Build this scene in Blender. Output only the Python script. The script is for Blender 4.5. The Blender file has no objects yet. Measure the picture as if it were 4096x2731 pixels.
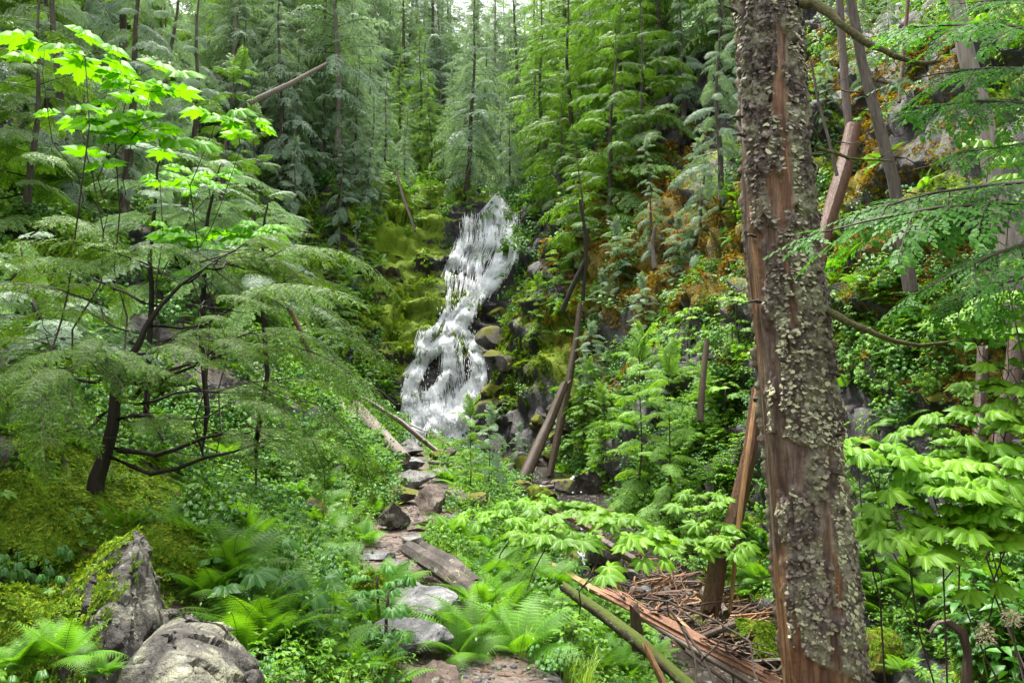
EXPO = 2.38
import bpy, math, random
import numpy as np
from mathutils import Vector, Matrix, Euler
from mathutils.bvhtree import BVHTree

SC = bpy.context.scene
COL = SC.collection
PI = math.pi
R = math.radians
rnd = random.Random(7)
nr = np.random.default_rng(7)

# ------------------------------------------------------------------ camera
F = 740.0                       # focal length in pixels of a 1024 px wide picture
PITCH = R(5.0)
EYE = Vector((0, 0, 1.6))
cam_d = bpy.data.cameras.new('camera'); cam = bpy.data.objects.new('camera', cam_d)
COL.objects.link(cam); SC.camera = cam
cam.location = EYE; cam.rotation_euler = (R(90) + PITCH, 0, 0)
cam_d.sensor_width = 36; cam_d.lens = 36 * F / 1024; cam_d.clip_start = 0.05; cam_d.clip_end = 1000
CF, SF = math.cos(PITCH), math.sin(PITCH)

def ray(px, py):
    u = (px - 512) / F; v = (341 - py) / F
    return Vector((u, CF - v * SF, SF + v * CF)).normalized()

def at(px, py, Y):
    d = ray(px, py); return EYE + d * (Y / d.y)

def to_px(p):
    q = Vector(p) - EYE; dep = q.y * CF + q.z * SF; up = -q.y * SF + q.z * CF
    return (512 + F * q.x / dep, 341 - F * up / dep)

# ------------------------------------------------------------------ noise
def _hash(ix, iy, iz, s=0):
    h = (ix.astype(np.int64) * 374761393 + iy.astype(np.int64) * 668265263 + iz.astype(np.int64) * 2147483647 + s * 974634777) & 0xFFFFFFFF
    h = ((h ^ (h >> 13)) * 1274126177) & 0xFFFFFFFF
    h = ((h ^ (h >> 16)) * 2246822519) & 0xFFFFFFFF
    return ((h ^ (h >> 15)) & 0xFFFFFF) / float(0xFFFFFF)

def vnoise(P, s=0):
    i = np.floor(P); f = P - i; f = f * f * (3 - 2 * f); i = i.astype(np.int64)
    r = 0
    for a in (0, 1):
        wa = f[:, 0] if a else 1 - f[:, 0]
        for b in (0, 1):
            wb = f[:, 1] if b else 1 - f[:, 1]
            for c in (0, 1):
                wc = f[:, 2] if c else 1 - f[:, 2]
                r = r + wa * wb * wc * _hash(i[:, 0] + a, i[:, 1] + b, i[:, 2] + c, s)
    return r

def fbm(P, oct=4, s=0, gain=.5):
    r = 0; a = 1.; t = 0
    P = np.array(P, float)
    for k in range(oct):
        r = r + a * vnoise(P * 2 ** k + 17.3 * k, s + k); t += a; a *= gain
    return r / t

def facets(P, s=0):
    """angular rock: every Voronoi cell is a tilted flat; returns displacement and edge distance"""
    i = np.floor(P).astype(np.int64); n = len(P)
    d1 = np.full(n, 9.); d2 = np.full(n, 9.); val = np.zeros(n)
    for a in (-1, 0, 1):
        for b in (-1, 0, 1):
            for c in (-1, 0, 1):
                x, y, z = i[:, 0] + a, i[:, 1] + b, i[:, 2] + c
                q = np.stack([x + _hash(x, y, z, s), y + _hash(x, y, z, s + 1), z + _hash(x, y, z, s + 2)], 1)
                v = P - q; d = (v ** 2).sum(1)
                g = np.stack([_hash(x, y, z, s + 3), _hash(x, y, z, s + 4), _hash(x, y, z, s + 5)], 1) - .5
                h = (v * g).sum(1) * 1.4 + _hash(x, y, z, s + 6) * .7
                m = d < d1
                d2 = np.where(m, d1, np.minimum(d2, d)); val = np.where(m, h, val); d1 = np.where(m, d, d1)
    return val, np.sqrt(d2) - np.sqrt(d1)

# ------------------------------------------------------------------ mesh building
class MB:
    """collects vertices and faces (with material slot and a random value per face) of ONE mesh"""
    def __init__(s): s.v = []; s.q = []; s.t = []; s.n = 0; s.qm = []; s.tm = []; s.qr = []; s.tr = []
    def add(s, v, q=None, t=None, m=0, r=0.5):
        v = np.asarray(v, float).reshape(-1, 3)
        if q is not None and len(q):
            q = np.asarray(q, np.int64).reshape(-1, 4); s.q.append(q + s.n)
            s.qm.append(np.broadcast_to(np.asarray(m), (len(q),)).astype(np.int32)); s.qr.append(np.broadcast_to(np.asarray(r, float), (len(q),)))
        if t is not None and len(t):
            t = np.asarray(t, np.int64).reshape(-1, 3); s.t.append(t + s.n)
            s.tm.append(np.broadcast_to(np.asarray(m if np.ndim(m) == 0 else 0), (len(t),)).astype(np.int32)); s.tr.append(np.broadcast_to(np.asarray(r if np.ndim(r) == 0 else .5, float), (len(t),)))
        s.v.append(v); s.n += len(v)
    def arrays(s):
        V = np.concatenate(s.v) if s.v else np.zeros((0, 3))
        Q = np.concatenate(s.q) if s.q else np.zeros((0, 4), np.int64)
        T = np.concatenate(s.t) if s.t else np.zeros((0, 3), np.int64)
        M = np.concatenate(s.qm + s.tm) if (s.qm or s.tm) else np.zeros(0, np.int32)
        r = np.concatenate(s.qr + s.tr) if (s.qr or s.tr) else np.zeros(0)
        return V, Q, T, M, r
    def put(s, o, M4, rr=None):
        """a transformed copy of another MB"""
        V, Q, T, M, r = o.cache()
        A = np.array(M4)
        V2 = V @ A[:3, :3].T + A[:3, 3]
        k = s.n
        s.v.append(V2); s.n += len(V2)
        if rr is not None: r = np.clip(r * .5 + rr * .5, 0, 1)
        if len(Q): s.q.append(Q + k); s.qm.append(M[:len(Q)]); s.qr.append(r[:len(Q)])
        if len(T): s.t.append(T + k); s.tm.append(M[len(Q):]); s.tr.append(r[len(Q):])
    def cache(s):
        if not hasattr(s, '_c'): s._c = s.arrays()
        return s._c
    def mesh(s, name, mats, smooth=False, attrs=None):
        V, Q, T, M, r = s.arrays()
        me = bpy.data.meshes.new(name)
        me.vertices.add(len(V)); me.vertices.foreach_set('co', V.astype(np.float32).ravel())
        nl = len(Q) * 4 + len(T) * 3; me.loops.add(nl)
        me.loops.foreach_set('vertex_index', np.concatenate([Q.ravel(), T.ravel()]).astype(np.int32))
        me.polygons.add(len(Q) + len(T))
        st = np.concatenate([np.arange(len(Q)) * 4, len(Q) * 4 + np.arange(len(T)) * 3]).astype(np.int32)
        me.polygons.foreach_set('loop_start', st)
        for m in (mats if isinstance(mats, (list, tuple)) else [mats]): me.materials.append(m)
        me.polygons.foreach_set('material_index', M.astype(np.int32))
        if smooth: me.polygons.foreach_set('use_smooth', np.ones(len(Q) + len(T), bool))
        at_ = me.attributes.new('v', 'FLOAT', 'FACE'); at_.data.foreach_set('value', r.astype(np.float32))
        for k, a in (attrs or {}).items():
            b = me.attributes.new(k, 'FLOAT', 'POINT'); b.data.foreach_set('value', np.asarray(a, np.float32))
        me.update(calc_edges=True)
        return me
    def build(s, name, mats, parent=None, smooth=False, attrs=None):
        o = bpy.data.objects.new(name, s.mesh(name, mats, smooth, attrs)); COL.objects.link(o); o.parent = parent
        return o

def tube(mb, pts, rad, n=6, m=0, r=.5, cap=True):
    pts = [Vector(p) for p in pts]; k = len(pts)
    if not hasattr(rad, '__len__'): rad = [rad] * k
    V = []; up = Vector((.3, .2, 1)).normalized()
    for i, p in enumerate(pts):
        d = (pts[min(i + 1, k - 1)] - pts[max(i - 1, 0)])
        if d.length < 1e-9: d = Vector((0, 0, 1))
        d.normalize()
        a = d.cross(up)
        if a.length < 1e-3: a = d.cross(Vector((1, 0, 0)))
        a.normalize(); b = d.cross(a)
        up = b if i == 0 else up
        for j in range(n):
            t = 2 * PI * j / n
            V.append(p + (a * math.cos(t) + b * math.sin(t)) * rad[i])
    Q = [(i * n + j, i * n + (j + 1) % n, (i + 1) * n + (j + 1) % n, (i + 1) * n + j) for i in range(k - 1) for j in range(n)]
    T = []
    if cap:
        V += [pts[0], pts[-1]]; c0, c1 = k * n, k * n + 1
        T = [(c0, (j + 1) % n, j) for j in range(n)] + [(c1, (k - 1) * n + j, (k - 1) * n + (j + 1) % n) for j in range(n)]
    mb.add([tuple(v) for v in V], Q, T, m, r)

def wob(a, b, n=8, amp=.05, sag=0., rg=rnd):
    """a crooked line from a to b"""
    a = Vector(a); b = Vector(b); L = (b - a).length; out = []
    ph = [rg.uniform(0, 6.3) for _ in range(6)]; 
    for i in range(n):
        t = i / (n - 1); e = math.sin(PI * t) ** .6
        p = a.lerp(b, t)
        p += Vector((math.sin(t * 5 + ph[0]) + .5 * math.sin(t * 13 + ph[1]), math.sin(t * 6 + ph[2]) + .5 * math.sin(t * 11 + ph[3]), math.sin(t * 4 + ph[4]) + .5 * math.sin(t * 12 + ph[5]))) * amp * L * e * .5
        p.z -= sag * L * math.sin(PI * t)
        out.append(p)
    return out

# ------------------------------------------------------------------ registering things
THINGS = []
def tag(o, label=None, cat=None, group=None, kind=None):
    if label: o['label'] = label
    if cat: o['category'] = cat; THINGS.append(o)
    if group: o['group'] = group
    if kind: o['kind'] = kind
    return o
def empty(name, loc, rot=(0, 0, 0), scale=1):
    o = bpy.data.objects.new(name, None); COL.objects.link(o); o.empty_display_size = .2
    o.location = loc; o.rotation_euler = rot; o.scale = (scale,) * 3 if not hasattr(scale, '__len__') else scale
    return o
def inst(name, parts, loc, rot=(0, 0, 0), scale=1):
    """a thing from shared part meshes: parts = [(part name, mesh)] or [(None, mesh)] for a one-mesh thing"""
    if len(parts) == 1 and parts[0][0] is None:
        o = bpy.data.objects.new(name, parts[0][1]); COL.objects.link(o)
        o.location = loc; o.rotation_euler = rot; o.scale = (scale,) * 3 if not hasattr(scale, '__len__') else scale
        return o
    r = empty(name, loc, rot, scale)
    for n, me in parts:
        c = bpy.data.objects.new(n, me); COL.objects.link(c); c.parent = r
    return r

# ------------------------------------------------------------------ materials
def new_mat(name):
    m = bpy.data.materials.new(name); m.use_nodes = True; nt = m.node_tree
    for n in list(nt.nodes): nt.nodes.remove(n)
    out = nt.nodes.new('ShaderNodeOutputMaterial')
    return m, nt, out
def N(nt, typ, ins=None, **kw):
    n = nt.nodes.new(typ)
    for k, v in kw.items(): setattr(n, k, v)
    for k, v in (ins or {}).items():
        if isinstance(v, bpy.types.NodeSocket): nt.links.new(v, n.inputs[k])
        else: n.inputs[k].default_value = v
    return n
def ramp(nt, fac, stops, interp='LINEAR'):
    n = nt.nodes.new('ShaderNodeValToRGB'); n.color_ramp.interpolation = interp
    e = n.color_ramp.elements
    while len(e) < len(stops): e.new(.5)
    for i, (p, c) in enumerate(stops):
        e[i].position = p; e[i].color = tuple(c) + (1,) if len(c) == 3 else c
    nt.links.new(fac, n.inputs[0]); return n.outputs[0]
def mixc(nt, fac, a, b, mode='MIX'):
    n = nt.nodes.new('ShaderNodeMix'); n.data_type = 'RGBA'; n.blend_type = mode
    for k, v in ((0, fac), (6, a), (7, b)):
        if isinstance(v, bpy.types.NodeSocket): nt.links.new(v, n.inputs[k])
        else: n.inputs[k].default_value = (tuple(v) + (1,) if hasattr(v, '__len__') and len(v) == 3 else v)
    return n.outputs[2]
def math_(nt, op, a, b=0., c=None):
    n = nt.nodes.new('ShaderNodeMath'); n.operation = op
    for k, v in ((0, a), (1, b)) + (((2, c),) if c is not None else ()):
        if isinstance(v, bpy.types.NodeSocket): nt.links.new(v, n.inputs[k])
        else: n.inputs[k].default_value = v
    return n.outputs[0]
def noise(nt, scale, detail=3, vec=None, rough=.55, dist=0.):
    n = N(nt, 'ShaderNodeTexNoise', {'Scale': scale, 'Detail': detail, 'Roughness': rough, 'Distortion': dist})
    if vec is not None: nt.links.new(vec, n.inputs['Vector'])
    return n.outputs['Fac']
def attr(nt, name): return N(nt, 'ShaderNodeAttribute', attribute_name=name).outputs['Fac']

def leaf_mat(name, ca, cb, cc=None, rough=.45, trans=.4, spec=.5, tmul=(1.6, 1.5, .5), vary=.35):
    """leaf: colour varies per leaf and per plant; light passes through"""
    m, nt, out = new_mat(name)
    stops = [(0, ca), (.8, cb)] + ([(1, cc)] if cc else [])
    col = ramp(nt, attr(nt, 'v'), stops)
    ob = N(nt, 'ShaderNodeObjectInfo').outputs['Random']
    g = math_(nt, 'MULTIPLY_ADD', ob, vary, 1 - vary / 2)
    col = mixc(nt, 1., col, N(nt, 'ShaderNodeCombineColor', {0: g, 1: g, 2: g}).outputs[0], 'MULTIPLY')
    p = N(nt, 'ShaderNodeBsdfPrincipled', {'Base Color': col, 'Roughness': rough, 'Specular IOR Level': spec})
    tc = mixc(nt, 1., col, tmul, 'MULTIPLY')
    t = N(nt, 'ShaderNodeBsdfTranslucent', {'Color': tc})
    mx = N(nt, 'ShaderNodeMixShader', {0: trans, 1: p.outputs[0], 2: t.outputs[0]})
    nt.links.new(mx.outputs[0], out.inputs[0]); return m

def wood_mat(name, ca, cb, cc=None, scale=(8, 8, 1.5), rough=.7, bump=.5, spec=.3, det=6):
    """bark or wood: streaks along local z"""
    m, nt, out = new_mat(name)
    tc = N(nt, 'ShaderNodeTexCoord').outputs['Object']
    mp = N(nt, 'ShaderNodeMapping', {'Vector': tc, 'Scale': scale}).outputs[0]
    n1 = noise(nt, 3, det, mp, .65, .6); n2 = noise(nt, 2.2, 3, tc)
    st = [(.25, ca), (.6, cb)] + ([(.85, cc)] if cc else [])
    col = ramp(nt, n1, st)
    col = mixc(nt, n2, col, mixc(nt, 1., col, (.45, .45, .45), 'MULTIPLY'))
    b = N(nt, 'ShaderNodeBump', {'Height': n1, 'Strength': bump, 'Distance': .02})
    p = N(nt, 'ShaderNodeBsdfPrincipled', {'Base Color': col, 'Roughness': rough, 'Specular IOR Level': spec, 'Normal': b.outputs[0]})
    nt.links.new(p.outputs[0], out.inputs[0]); return m

def rock_mat(name, ca, cb, cc, moss=None, wet=.4, scale=1., mossamt=.5):
    m, nt, out = new_mat(name)
    tc = N(nt, 'ShaderNodeTexCoord').outputs['Object']
    n1 = noise(nt, 2.5 * scale, 8, tc, .6, .3); n2 = noise(nt, 9 * scale, 6, tc, .7); n3 = noise(nt, 40 * scale, 4, tc, .7)
    col = ramp(nt, math_(nt, 'ADD', math_(nt, 'MULTIPLY', n1, .7), math_(nt, 'MULTIPLY', n2, .3)), [(.38, ca), (.5, cb), (.6, cc)])
    vo = N(nt, 'ShaderNodeTexVoronoi', {'Vector': tc, 'Scale': 9 * scale, 'Randomness': 1.}, feature='F1').outputs['Distance']
    lich = math_(nt, 'MULTIPLY', math_(nt, 'LESS_THAN', math_(nt, 'ADD', vo, math_(nt, 'MULTIPLY', n3, .25)), .36), math_(nt, 'GREATER_THAN', n1, .5))
    col = mixc(nt, math_(nt, 'MULTIPLY', lich, .55), col, (.42, .44, .36))
    col = mixc(nt, math_(nt, 'MULTIPLY', n3, .6), col, mixc(nt, 1., col, (.35, .35, .35), 'MULTIPLY'))
    h = math_(nt, 'ADD', math_(nt, 'MULTIPLY', n2, .8), math_(nt, 'MULTIPLY', n3, .45))
    wv = N(nt, 'ShaderNodeTexVoronoi', {'Vector': N(nt, 'ShaderNodeMapping', {'Vector': tc, 'Rotation': (.5, .7, .2), 'Scale': (1, 1, 3)}).outputs[0], 'Scale': 5 * scale}, feature='DISTANCE_TO_EDGE').outputs['Distance']
    crk = ramp(nt, math_(nt, 'ADD', wv, math_(nt, 'MULTIPLY', n2, .12)), [(.06, (0, 0, 0)), (.1, (1, 1, 1))])
    col = mixc(nt, crk, mixc(nt, 1., col, (.4, .38, .35), 'MULTIPLY'), col)
    n5 = noise(nt, 120 * scale, 3, tc, .8)
    col = mixc(nt, 1., col, ramp(nt, n5, [(.3, (.45, .43, .4)), (.55, (1, 1, 1)), (.75, (1.5, 1.5, 1.5))]), 'MULTIPLY')
    h = math_(nt, 'ADD', h, math_(nt, 'MULTIPLY', n5, .12))
    ro = math_(nt, 'MULTIPLY_ADD', n2, .7, .75 - wet)
    if moss:
        nz = N(nt, 'ShaderNodeSeparateXYZ', {0: N(nt, 'ShaderNodeNewGeometry').outputs['Normal']}).outputs[2]
        k = math_(nt, 'ADD', math_(nt, 'MULTIPLY', nz, .5), math_(nt, 'MULTIPLY', n1, 1.2))
        k = ramp(nt, k, [(1.02 - mossamt * .6, (0, 0, 0)), (1.1 - mossamt * .6, (1, 1, 1))])
        mc = mixc(nt, n3, moss, mixc(nt, 1., moss, (.35, .4, .3), 'MULTIPLY'))
        col = mixc(nt, k, col, mc); ro = mixc(nt, k, ro, (.95, .95, .95))
    b = N(nt, 'ShaderNodeBump', {'Height': h, 'Strength': 1., 'Distance': .04 / scale})
    p = N(nt, 'ShaderNodeBsdfPrincipled', {'Base Color': col, 'Roughness': ro, 'Specular IOR Level': .4, 'Normal': b.outputs[0]})
    nt.links.new(p.outputs[0], out.inputs[0]); return m

def plain(name, c, rough=.6, spec=.4, scale=20):
    m, nt, out = new_mat(name)
    n1 = noise(nt, scale, 4, N(nt, 'ShaderNodeTexCoord').outputs['Object'])
    col = mixc(nt, n1, mixc(nt, 1., c, (.6, .6, .6), 'MULTIPLY'), mixc(nt, 1., c, (1.35, 1.35, 1.35), 'MULTIPLY'))
    p = N(nt, 'ShaderNodeBsdfPrincipled', {'Base Color': col, 'Roughness': rough, 'Specular IOR Level': spec})
    nt.links.new(p.outputs[0], out.inputs[0]); return m

# ------------------------------------------------------------------ terrain
def I(y, t): return np.interp(y, [a for a, b in t], [b for a, b in t])
PATHX = [(0, .5), (3, .15), (4.5, -.25), (6.4, -.95), (8.5, -1.45), (11.8, -1.35), (15, -2.0), (20, -2.7), (26, -3.5), (32, -4.5), (60, -6)]
PATHZ = [(0, 0), (9, 0), (12, .1), (20, .35), (26, .2), (32, 0)]
XS = [(0, 1.5), (3, 1.7), (6, 2.3), (8.9, 2.75), (12.3, 1.95), (15, 1.6), (22, 1.3), (26, 0), (29, -2.1), (31, -2.9), (40, -.6), (48, -1.2), (60, -2), (100, -3)]
ZS = [(0, -.9), (3, -1.1), (8.9, -1.5), (12.3, -1.25), (13.6, -.95), (23, -.75), (24.2, -.5), (30, -.45)]

def sstep(a, b, x):
    t = np.clip((x - a) / (b - a), 0, 1); return t * t * (3 - 2 * t)

def terrace(z, n, step=.9, sharp=.8):
    q = z / step + n; i = np.floor(q); f = q - i
    g = sstep(.5 - .5 * (1 - sharp), .5 + .5 * (1 - sharp), f)
    return (i + g * .85 + f * .15 - n) * step

def base_z(x, y):
    P2 = np.stack([x * .35, y * .35, x * 0 + 3], 1)
    n = fbm(P2, 4) - .5
    xs = I(y, XS); px = I(y, PATHX); pz = I(y, PATHZ); zs = I(y, ZS)
    # head wall behind the waterfall
    wy = y - 30 + (n * 2.2) - .10 * np.clip(x + 1.5, -8, 8)
    hw = np.where(wy > 0, 1, 0) * 0 + np.clip(wy, 0, 9.6) * 1.37 + np.clip(wy - 9.6, 0, 200) * .30
    hw = np.where(wy > 0, terrace(hw, 1.3 * fbm(np.stack([x * .25, y * .25, x * 0 + 9], 1), 3), 1.15, .62) * .6 + hw * .4, 0)
    gx = np.where(y > 33, .55 * np.abs(x - xs) * sstep(33, 46, y), 0)      # the little valley above the lip
    zf = zs + hw
    floor = zf
    # right bank
    dr = x - (xs + 1.15 + .5 * (fbm(np.stack([y * .5, x * 0, x * 0], 1), 3, 5) - .5))
    st = np.where(y < 6, 1.0, 1.0) * I(y, [(0, .9), (5, 1.1), (9, 1.9), (14, 2.0), (30, 2.3), (34, 1.6), (50, 1.0), (100, .8)])
    rr = np.clip(dr, 0, None)
    right = np.minimum(rr * st, 4.5 + rr * .95) + n * np.clip(rr, 0, 3) * .9
    right = np.where(rr > 0, right * (1 - .55 * sstep(34, 44, y)), 0)
    # left: bank up to the path, path, slope
    dl = (xs - 1.0) - x
    bw = np.clip((xs - 1.0) - (px + .45), .3, 9)                # width of the bank between stream and path
    bank = np.clip(dl / bw, 0, 1)
    lz = (pz - zs) * sstep(0, 1, bank) * (1 - sstep(25, 29, y))
    d = np.clip(px - .45 - x, 0, None)
    slope = I(y, [(0, .42), (5, .5), (9, .75), (14, .95), (24, 1.05), (34, .8), (60, .55)])
    left = np.minimum(d, 2.2) * slope + np.clip(d - 2.2, 0, None) * (slope * .6 + .5) + n * np.clip(d, 0, 2.5) * .9
    left = left * (1 - .45 * sstep(30, 40, y))
    return floor + np.where(dl > 0, lz + left, 0) + right + gx * .3, d, rr, wy, bank

def make_terrain():
    ns = 640; s = np.linspace(-1, 1, ns)
    yy = [-8.]
    while yy[-1] < 115:
        v = yy[-1]; yy.append(v + (.5 if v < 1.2 else min(.007 * v + .012, .2) if v < 28.5 else .058 if v < 41.5 else .3 + .02 * (v - 41)))
    yy = np.array(yy); ny = len(yy)
    Y, S = np.meshgrid(yy, s, indexing='ij')
    X = S * (9 + .95 * np.clip(Y, 0, None))
    x = X.ravel(); y = Y.ravel()
    z, d, rr, wy, bank = base_z(x, y)
    P = np.stack([x, y, z], 1)
    # surface normals of the base shape
    G = P.reshape(ny, ns, 3)
    du = np.gradient(G, axis=1); dv = np.gradient(G, axis=0)
    n = np.cross(du, dv).reshape(-1, 3); n /= np.linalg.norm(n, axis=1)[:, None] + 1e-9
    steep = 1 - n[:, 2]
    pathm = np.exp(-((x - I(y, PATHX)) / .42) ** 4) * (y < 27)
    strm = np.exp(-((x - I(y, XS)) / .95) ** 4) * (y < 31)
    rk = sstep(.12, .4, steep) * (1 - pathm)
    rk = np.maximum(rk, sstep(0, 1, wy) * (1 - sstep(14, 20, wy)) * np.exp(-((x + 2) / 7.) ** 4))
    Pw = P + (np.stack([fbm(P * .8, 2, 70), fbm(P * .8, 2, 74), fbm(P * .8, 2, 78)], 1) - .5) * .8
    f1, e1 = facets(Pw * np.array([.6, .6, 1.5]), 3)
    f2, e2 = facets(Pw * np.array([1.7, 1.7, 4.2]), 11)
    f3 = fbm(P * 1.7, 5, 30) - .5
    f4 = fbm(P * 6, 3, 40) - .5
    amp = np.clip(y / 16, .35, .95)
    disp = rk * amp * (f1 * .75 + f2 * .26 - .45 - .12 * np.exp(-e1 * 14)) + f3 * .28 * (1 - pathm * .8) * (1 - strm * .5) * (1 + rk * .5) + f4 * .05
    P = P + n * disp[:, None]
    moss = fbm(P * .45, 4, 60)
    Q = (np.arange(ny - 1)[:, None] * ns + np.arange(ns - 1)[None, :]).ravel()
    quads = np.stack([Q, Q + 1, Q + ns + 1, Q + ns], 1)
    return P, quads, dict(path=pathm, stream=strm, rk=rk, moss=moss, steep=steep, edge=np.minimum(e1 * 1.5, e2)), (ny, ns)

TP, TQ, TA, TS = make_terrain()
BV = BVHTree.FromPolygons([tuple(p) for p in TP.tolist()], TQ.tolist(), all_triangles=False)
def hit(px, py):
    d = ray(px, py); h = BV.ray_cast(EYE, d)
    return (h[0], h[1]) if h[0] is not None else (None, None)
def ground(x, y):
    h = BV.ray_cast(Vector((x, y, 80)), Vector((0, 0, -1)))
    return h[0] if h[0] is not None else Vector((x, y, 0))
# ------------------------------------------------------------------ plant building blocks
def frame(o, d, up=Vector((0, 0, 1)), s=1., roll=0.):
    x = Vector(d).normalized(); y = up.cross(x)
    if y.length < 1e-4: y = Vector((0, 1, 0)).cross(x)
    y.normalize(); z = x.cross(y)
    M = Matrix((x, y, z)).transposed().to_4x4()
    if roll: M = M @ Matrix.Rotation(roll, 4, 'X')
    M = M @ Matrix.Scale(s, 4); M.translation = Vector(o); return M

def diamond(mb, o, d, n, L, w, r=.5, m=0, bend=.12):
    """one small leaf: a kite of one face"""
    s = d.cross(n); 
    if s.length < 1e-6: return
    s.normalize(); a = o + d * L * .45 + n * L * .03
    mb.add([tuple(o), tuple(a + s * w * .5), tuple(o + d * L - n * L * bend), tuple(a - s * w * .5)], [(0, 1, 2, 3)], None, m, r)

def palmate(rg, R_=1., lobes=7, deep=.42, teeth=.05, droop=.25, pts=5):
    """a lobed leaf; petiole joins at the origin, the middle lobe points to +x"""
    mb = MB(); n = lobes * pts * 2; A = R(150); V = [(0, 0, 0.02)]
    inner = []
    for i in range(n + 1):
        t = -A + 2 * A * i / n; u = (i / n * lobes) % 1.
        tri = 1 - abs(u - .5) * 2
        size = 1 - .45 * (abs(t) / A) ** 1.6
        r = R_ * size * ((1 - deep) + deep * tri ** .85) * (1 + (teeth if i % 2 else -teeth))
        if i in (0, n): r *= .45
        fold = .07 * (tri - .5)
        V.append((r * math.cos(t), r * math.sin(t), -droop * r * r / R_ + fold * R_ * .8))
        inner.append((r * .5 * math.cos(t), r * .5 * math.sin(t), .03 - droop * r * r * .22 / R_ + fold * R_))
    k = len(V); V += inner
    T = [(0, k + i, k + i + 1) for i in range(n)]
    Q = [(k + i, 1 + i, 2 + i, k + i + 1) for i in range(n)]
    mb.add(V, Q, T, 0, rg.uniform(.2, .8)); return mb

def ovate(rg, L=1., w=.5, droop=.3, n=4, tip=1.):
    mb = MB(); V = []; 
    for i in range(n + 1):
        t = i / n; ww = w * .5 * math.sin(PI * min(1, t ** .75 * .98 + .01)) ** .8 * (1 if t < 1 else 0)
        z = -droop * L * t * t
        V += [(L * t, ww, z + ww * .35), (L * t, 0, z), (L * t, -ww, z + ww * .35)]
    Q = []
    for i in range(n):
        a = 3 * i; Q += [(a, a + 1, a + 4, a + 3), (a + 1, a + 2, a + 5, a + 4)]
    mb.add(V, Q, None, 0, rg.uniform(.2, .8)); return mb

def grow(mb, o, d, n, L, lv, rg, P, r0=None, tw=None):
    """a flat spray: an axis with side shoots on both sides, the last level being small leaves. P: per level dict"""
    p = P[lv]; k = max(2, int(p['n'] * (L / p['ref']) + .5)); 
    pts = []; cur = Vector(o); dd = Vector(d).normalized(); nn = Vector(n)
    seg = L / k
    for i in range(k + 1):
        pts.append((cur.copy(), dd.copy(), nn.copy()))
        cur = cur + dd * seg
        dd = (dd + Vector((0, 0, -1)) * p['sag'] * seg / L + Vector((rg.uniform(-1, 1), rg.uniform(-1, 1), rg.uniform(-1, 1))) * p.get('j', .04)).normalized()
        s = dd.cross(nn); nn = s.cross(dd).normalized()
    if p.get('tw'):
        w0 = p['tw']; tube(mb, [q[0] for q in pts[::max(1, k // 5)]] + [pts[-1][0]], [w0 * (1 - .8 * i / (len(pts[::max(1, k // 5)]))) for i in range(len(pts[::max(1, k // 5)]) + 1)], 3, 1, .5, False)
    for i in range(k + 1):
        q, dq, nq = pts[i]; t = i / k
        if t < p.get('bare', 0): continue
        env = p['env'](t)
        for sd in (-1, 1):
            if rg.random() < p.get('skip', .06): continue
            ang = R(p['ang'] * (1 - .35 * t) + rg.uniform(-8, 8))
            s = dq.cross(nq).normalized() * sd
            d2 = (dq * math.cos(ang) + s * math.sin(ang)).normalized()
            d2 = (d2 + nq * rg.uniform(-.12, .12)).normalized()
            l2 = p['L'] * env * (L if p.get('rel') else 1) * rg.uniform(.8, 1.15)
            off = q + dq * seg * (.0 if sd > 0 else .5)
            if l2 < 1e-4: continue
            if lv + 1 < len(P): grow(mb, off, d2, (nq + s * rg.uniform(-.25, .25)).normalized(), l2, lv + 1, rg, P, tw=t)
            else:
                tip = .75 if (tw or 0) > .8 or t > .75 else 0
                diamond(mb, off, d2, (nq + Vector((rg.uniform(-1, 1), rg.uniform(-1, 1), rg.uniform(-1, 1))) * p.get('tilt', .35)).normalized(), l2, p['w'] * (.7 + .3 * env), min(1, max(0, rg.gauss(.35, .18) + tip * .4)))
    q, dq, nq = pts[-1]
    if lv + 1 == len(P): diamond(mb, q, dq, nq, p['L'] * .8, p['w'], .8)

broad = lambda t: (math.sin(PI * min(1, .12 + t * .85)) ** .8) * (1 - .3 * t)
taper = lambda t: max(.12, 1 - .85 * t)

def bough_far(seed, sag=.8, w=.05, ln=.15, s2=1.1):
    """one conifer bough, 2.4 m long, for trees 20 m away and more"""
    rg = random.Random(seed); mb = MB()
    P = [dict(n=12, ref=2.4, sag=sag, j=.06, ang=60, L=.8, env=broad, bare=.1, tw=.022, skip=.12),
         dict(n=13, ref=.8, sag=s2, j=.1, ang=48, L=ln, env=taper, w=w, tilt=.6, skip=.12)]
    grow(mb, (0, 0, 0), Vector((1, 0, .28)), Vector((0, 0, 1)), 2.4, 0, rg, P); return mb

def bough_mid(seed, sag=.8, w=.034, ln=.1, sag2=1.0):
    """finer bough for trees 8 to 25 m away"""
    rg = random.Random(seed); mb = MB()
    P = [dict(n=15, ref=2.4, sag=sag, j=.08, ang=60, L=.8, env=broad, bare=.1, tw=.02, skip=.16),
         dict(n=8, ref=.8, sag=sag2, j=.12, ang=52, L=.25, env=taper, tw=.006, skip=.14),
         dict(n=5, ref=.25, sag=.5, j=.08, ang=48, L=ln, env=taper, w=w, tilt=.4)]
    grow(mb, (0, 0, 0), Vector((1, 0, .25)), Vector((0, 0, 1)), 2.4, 0, rg, P); return mb

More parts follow.
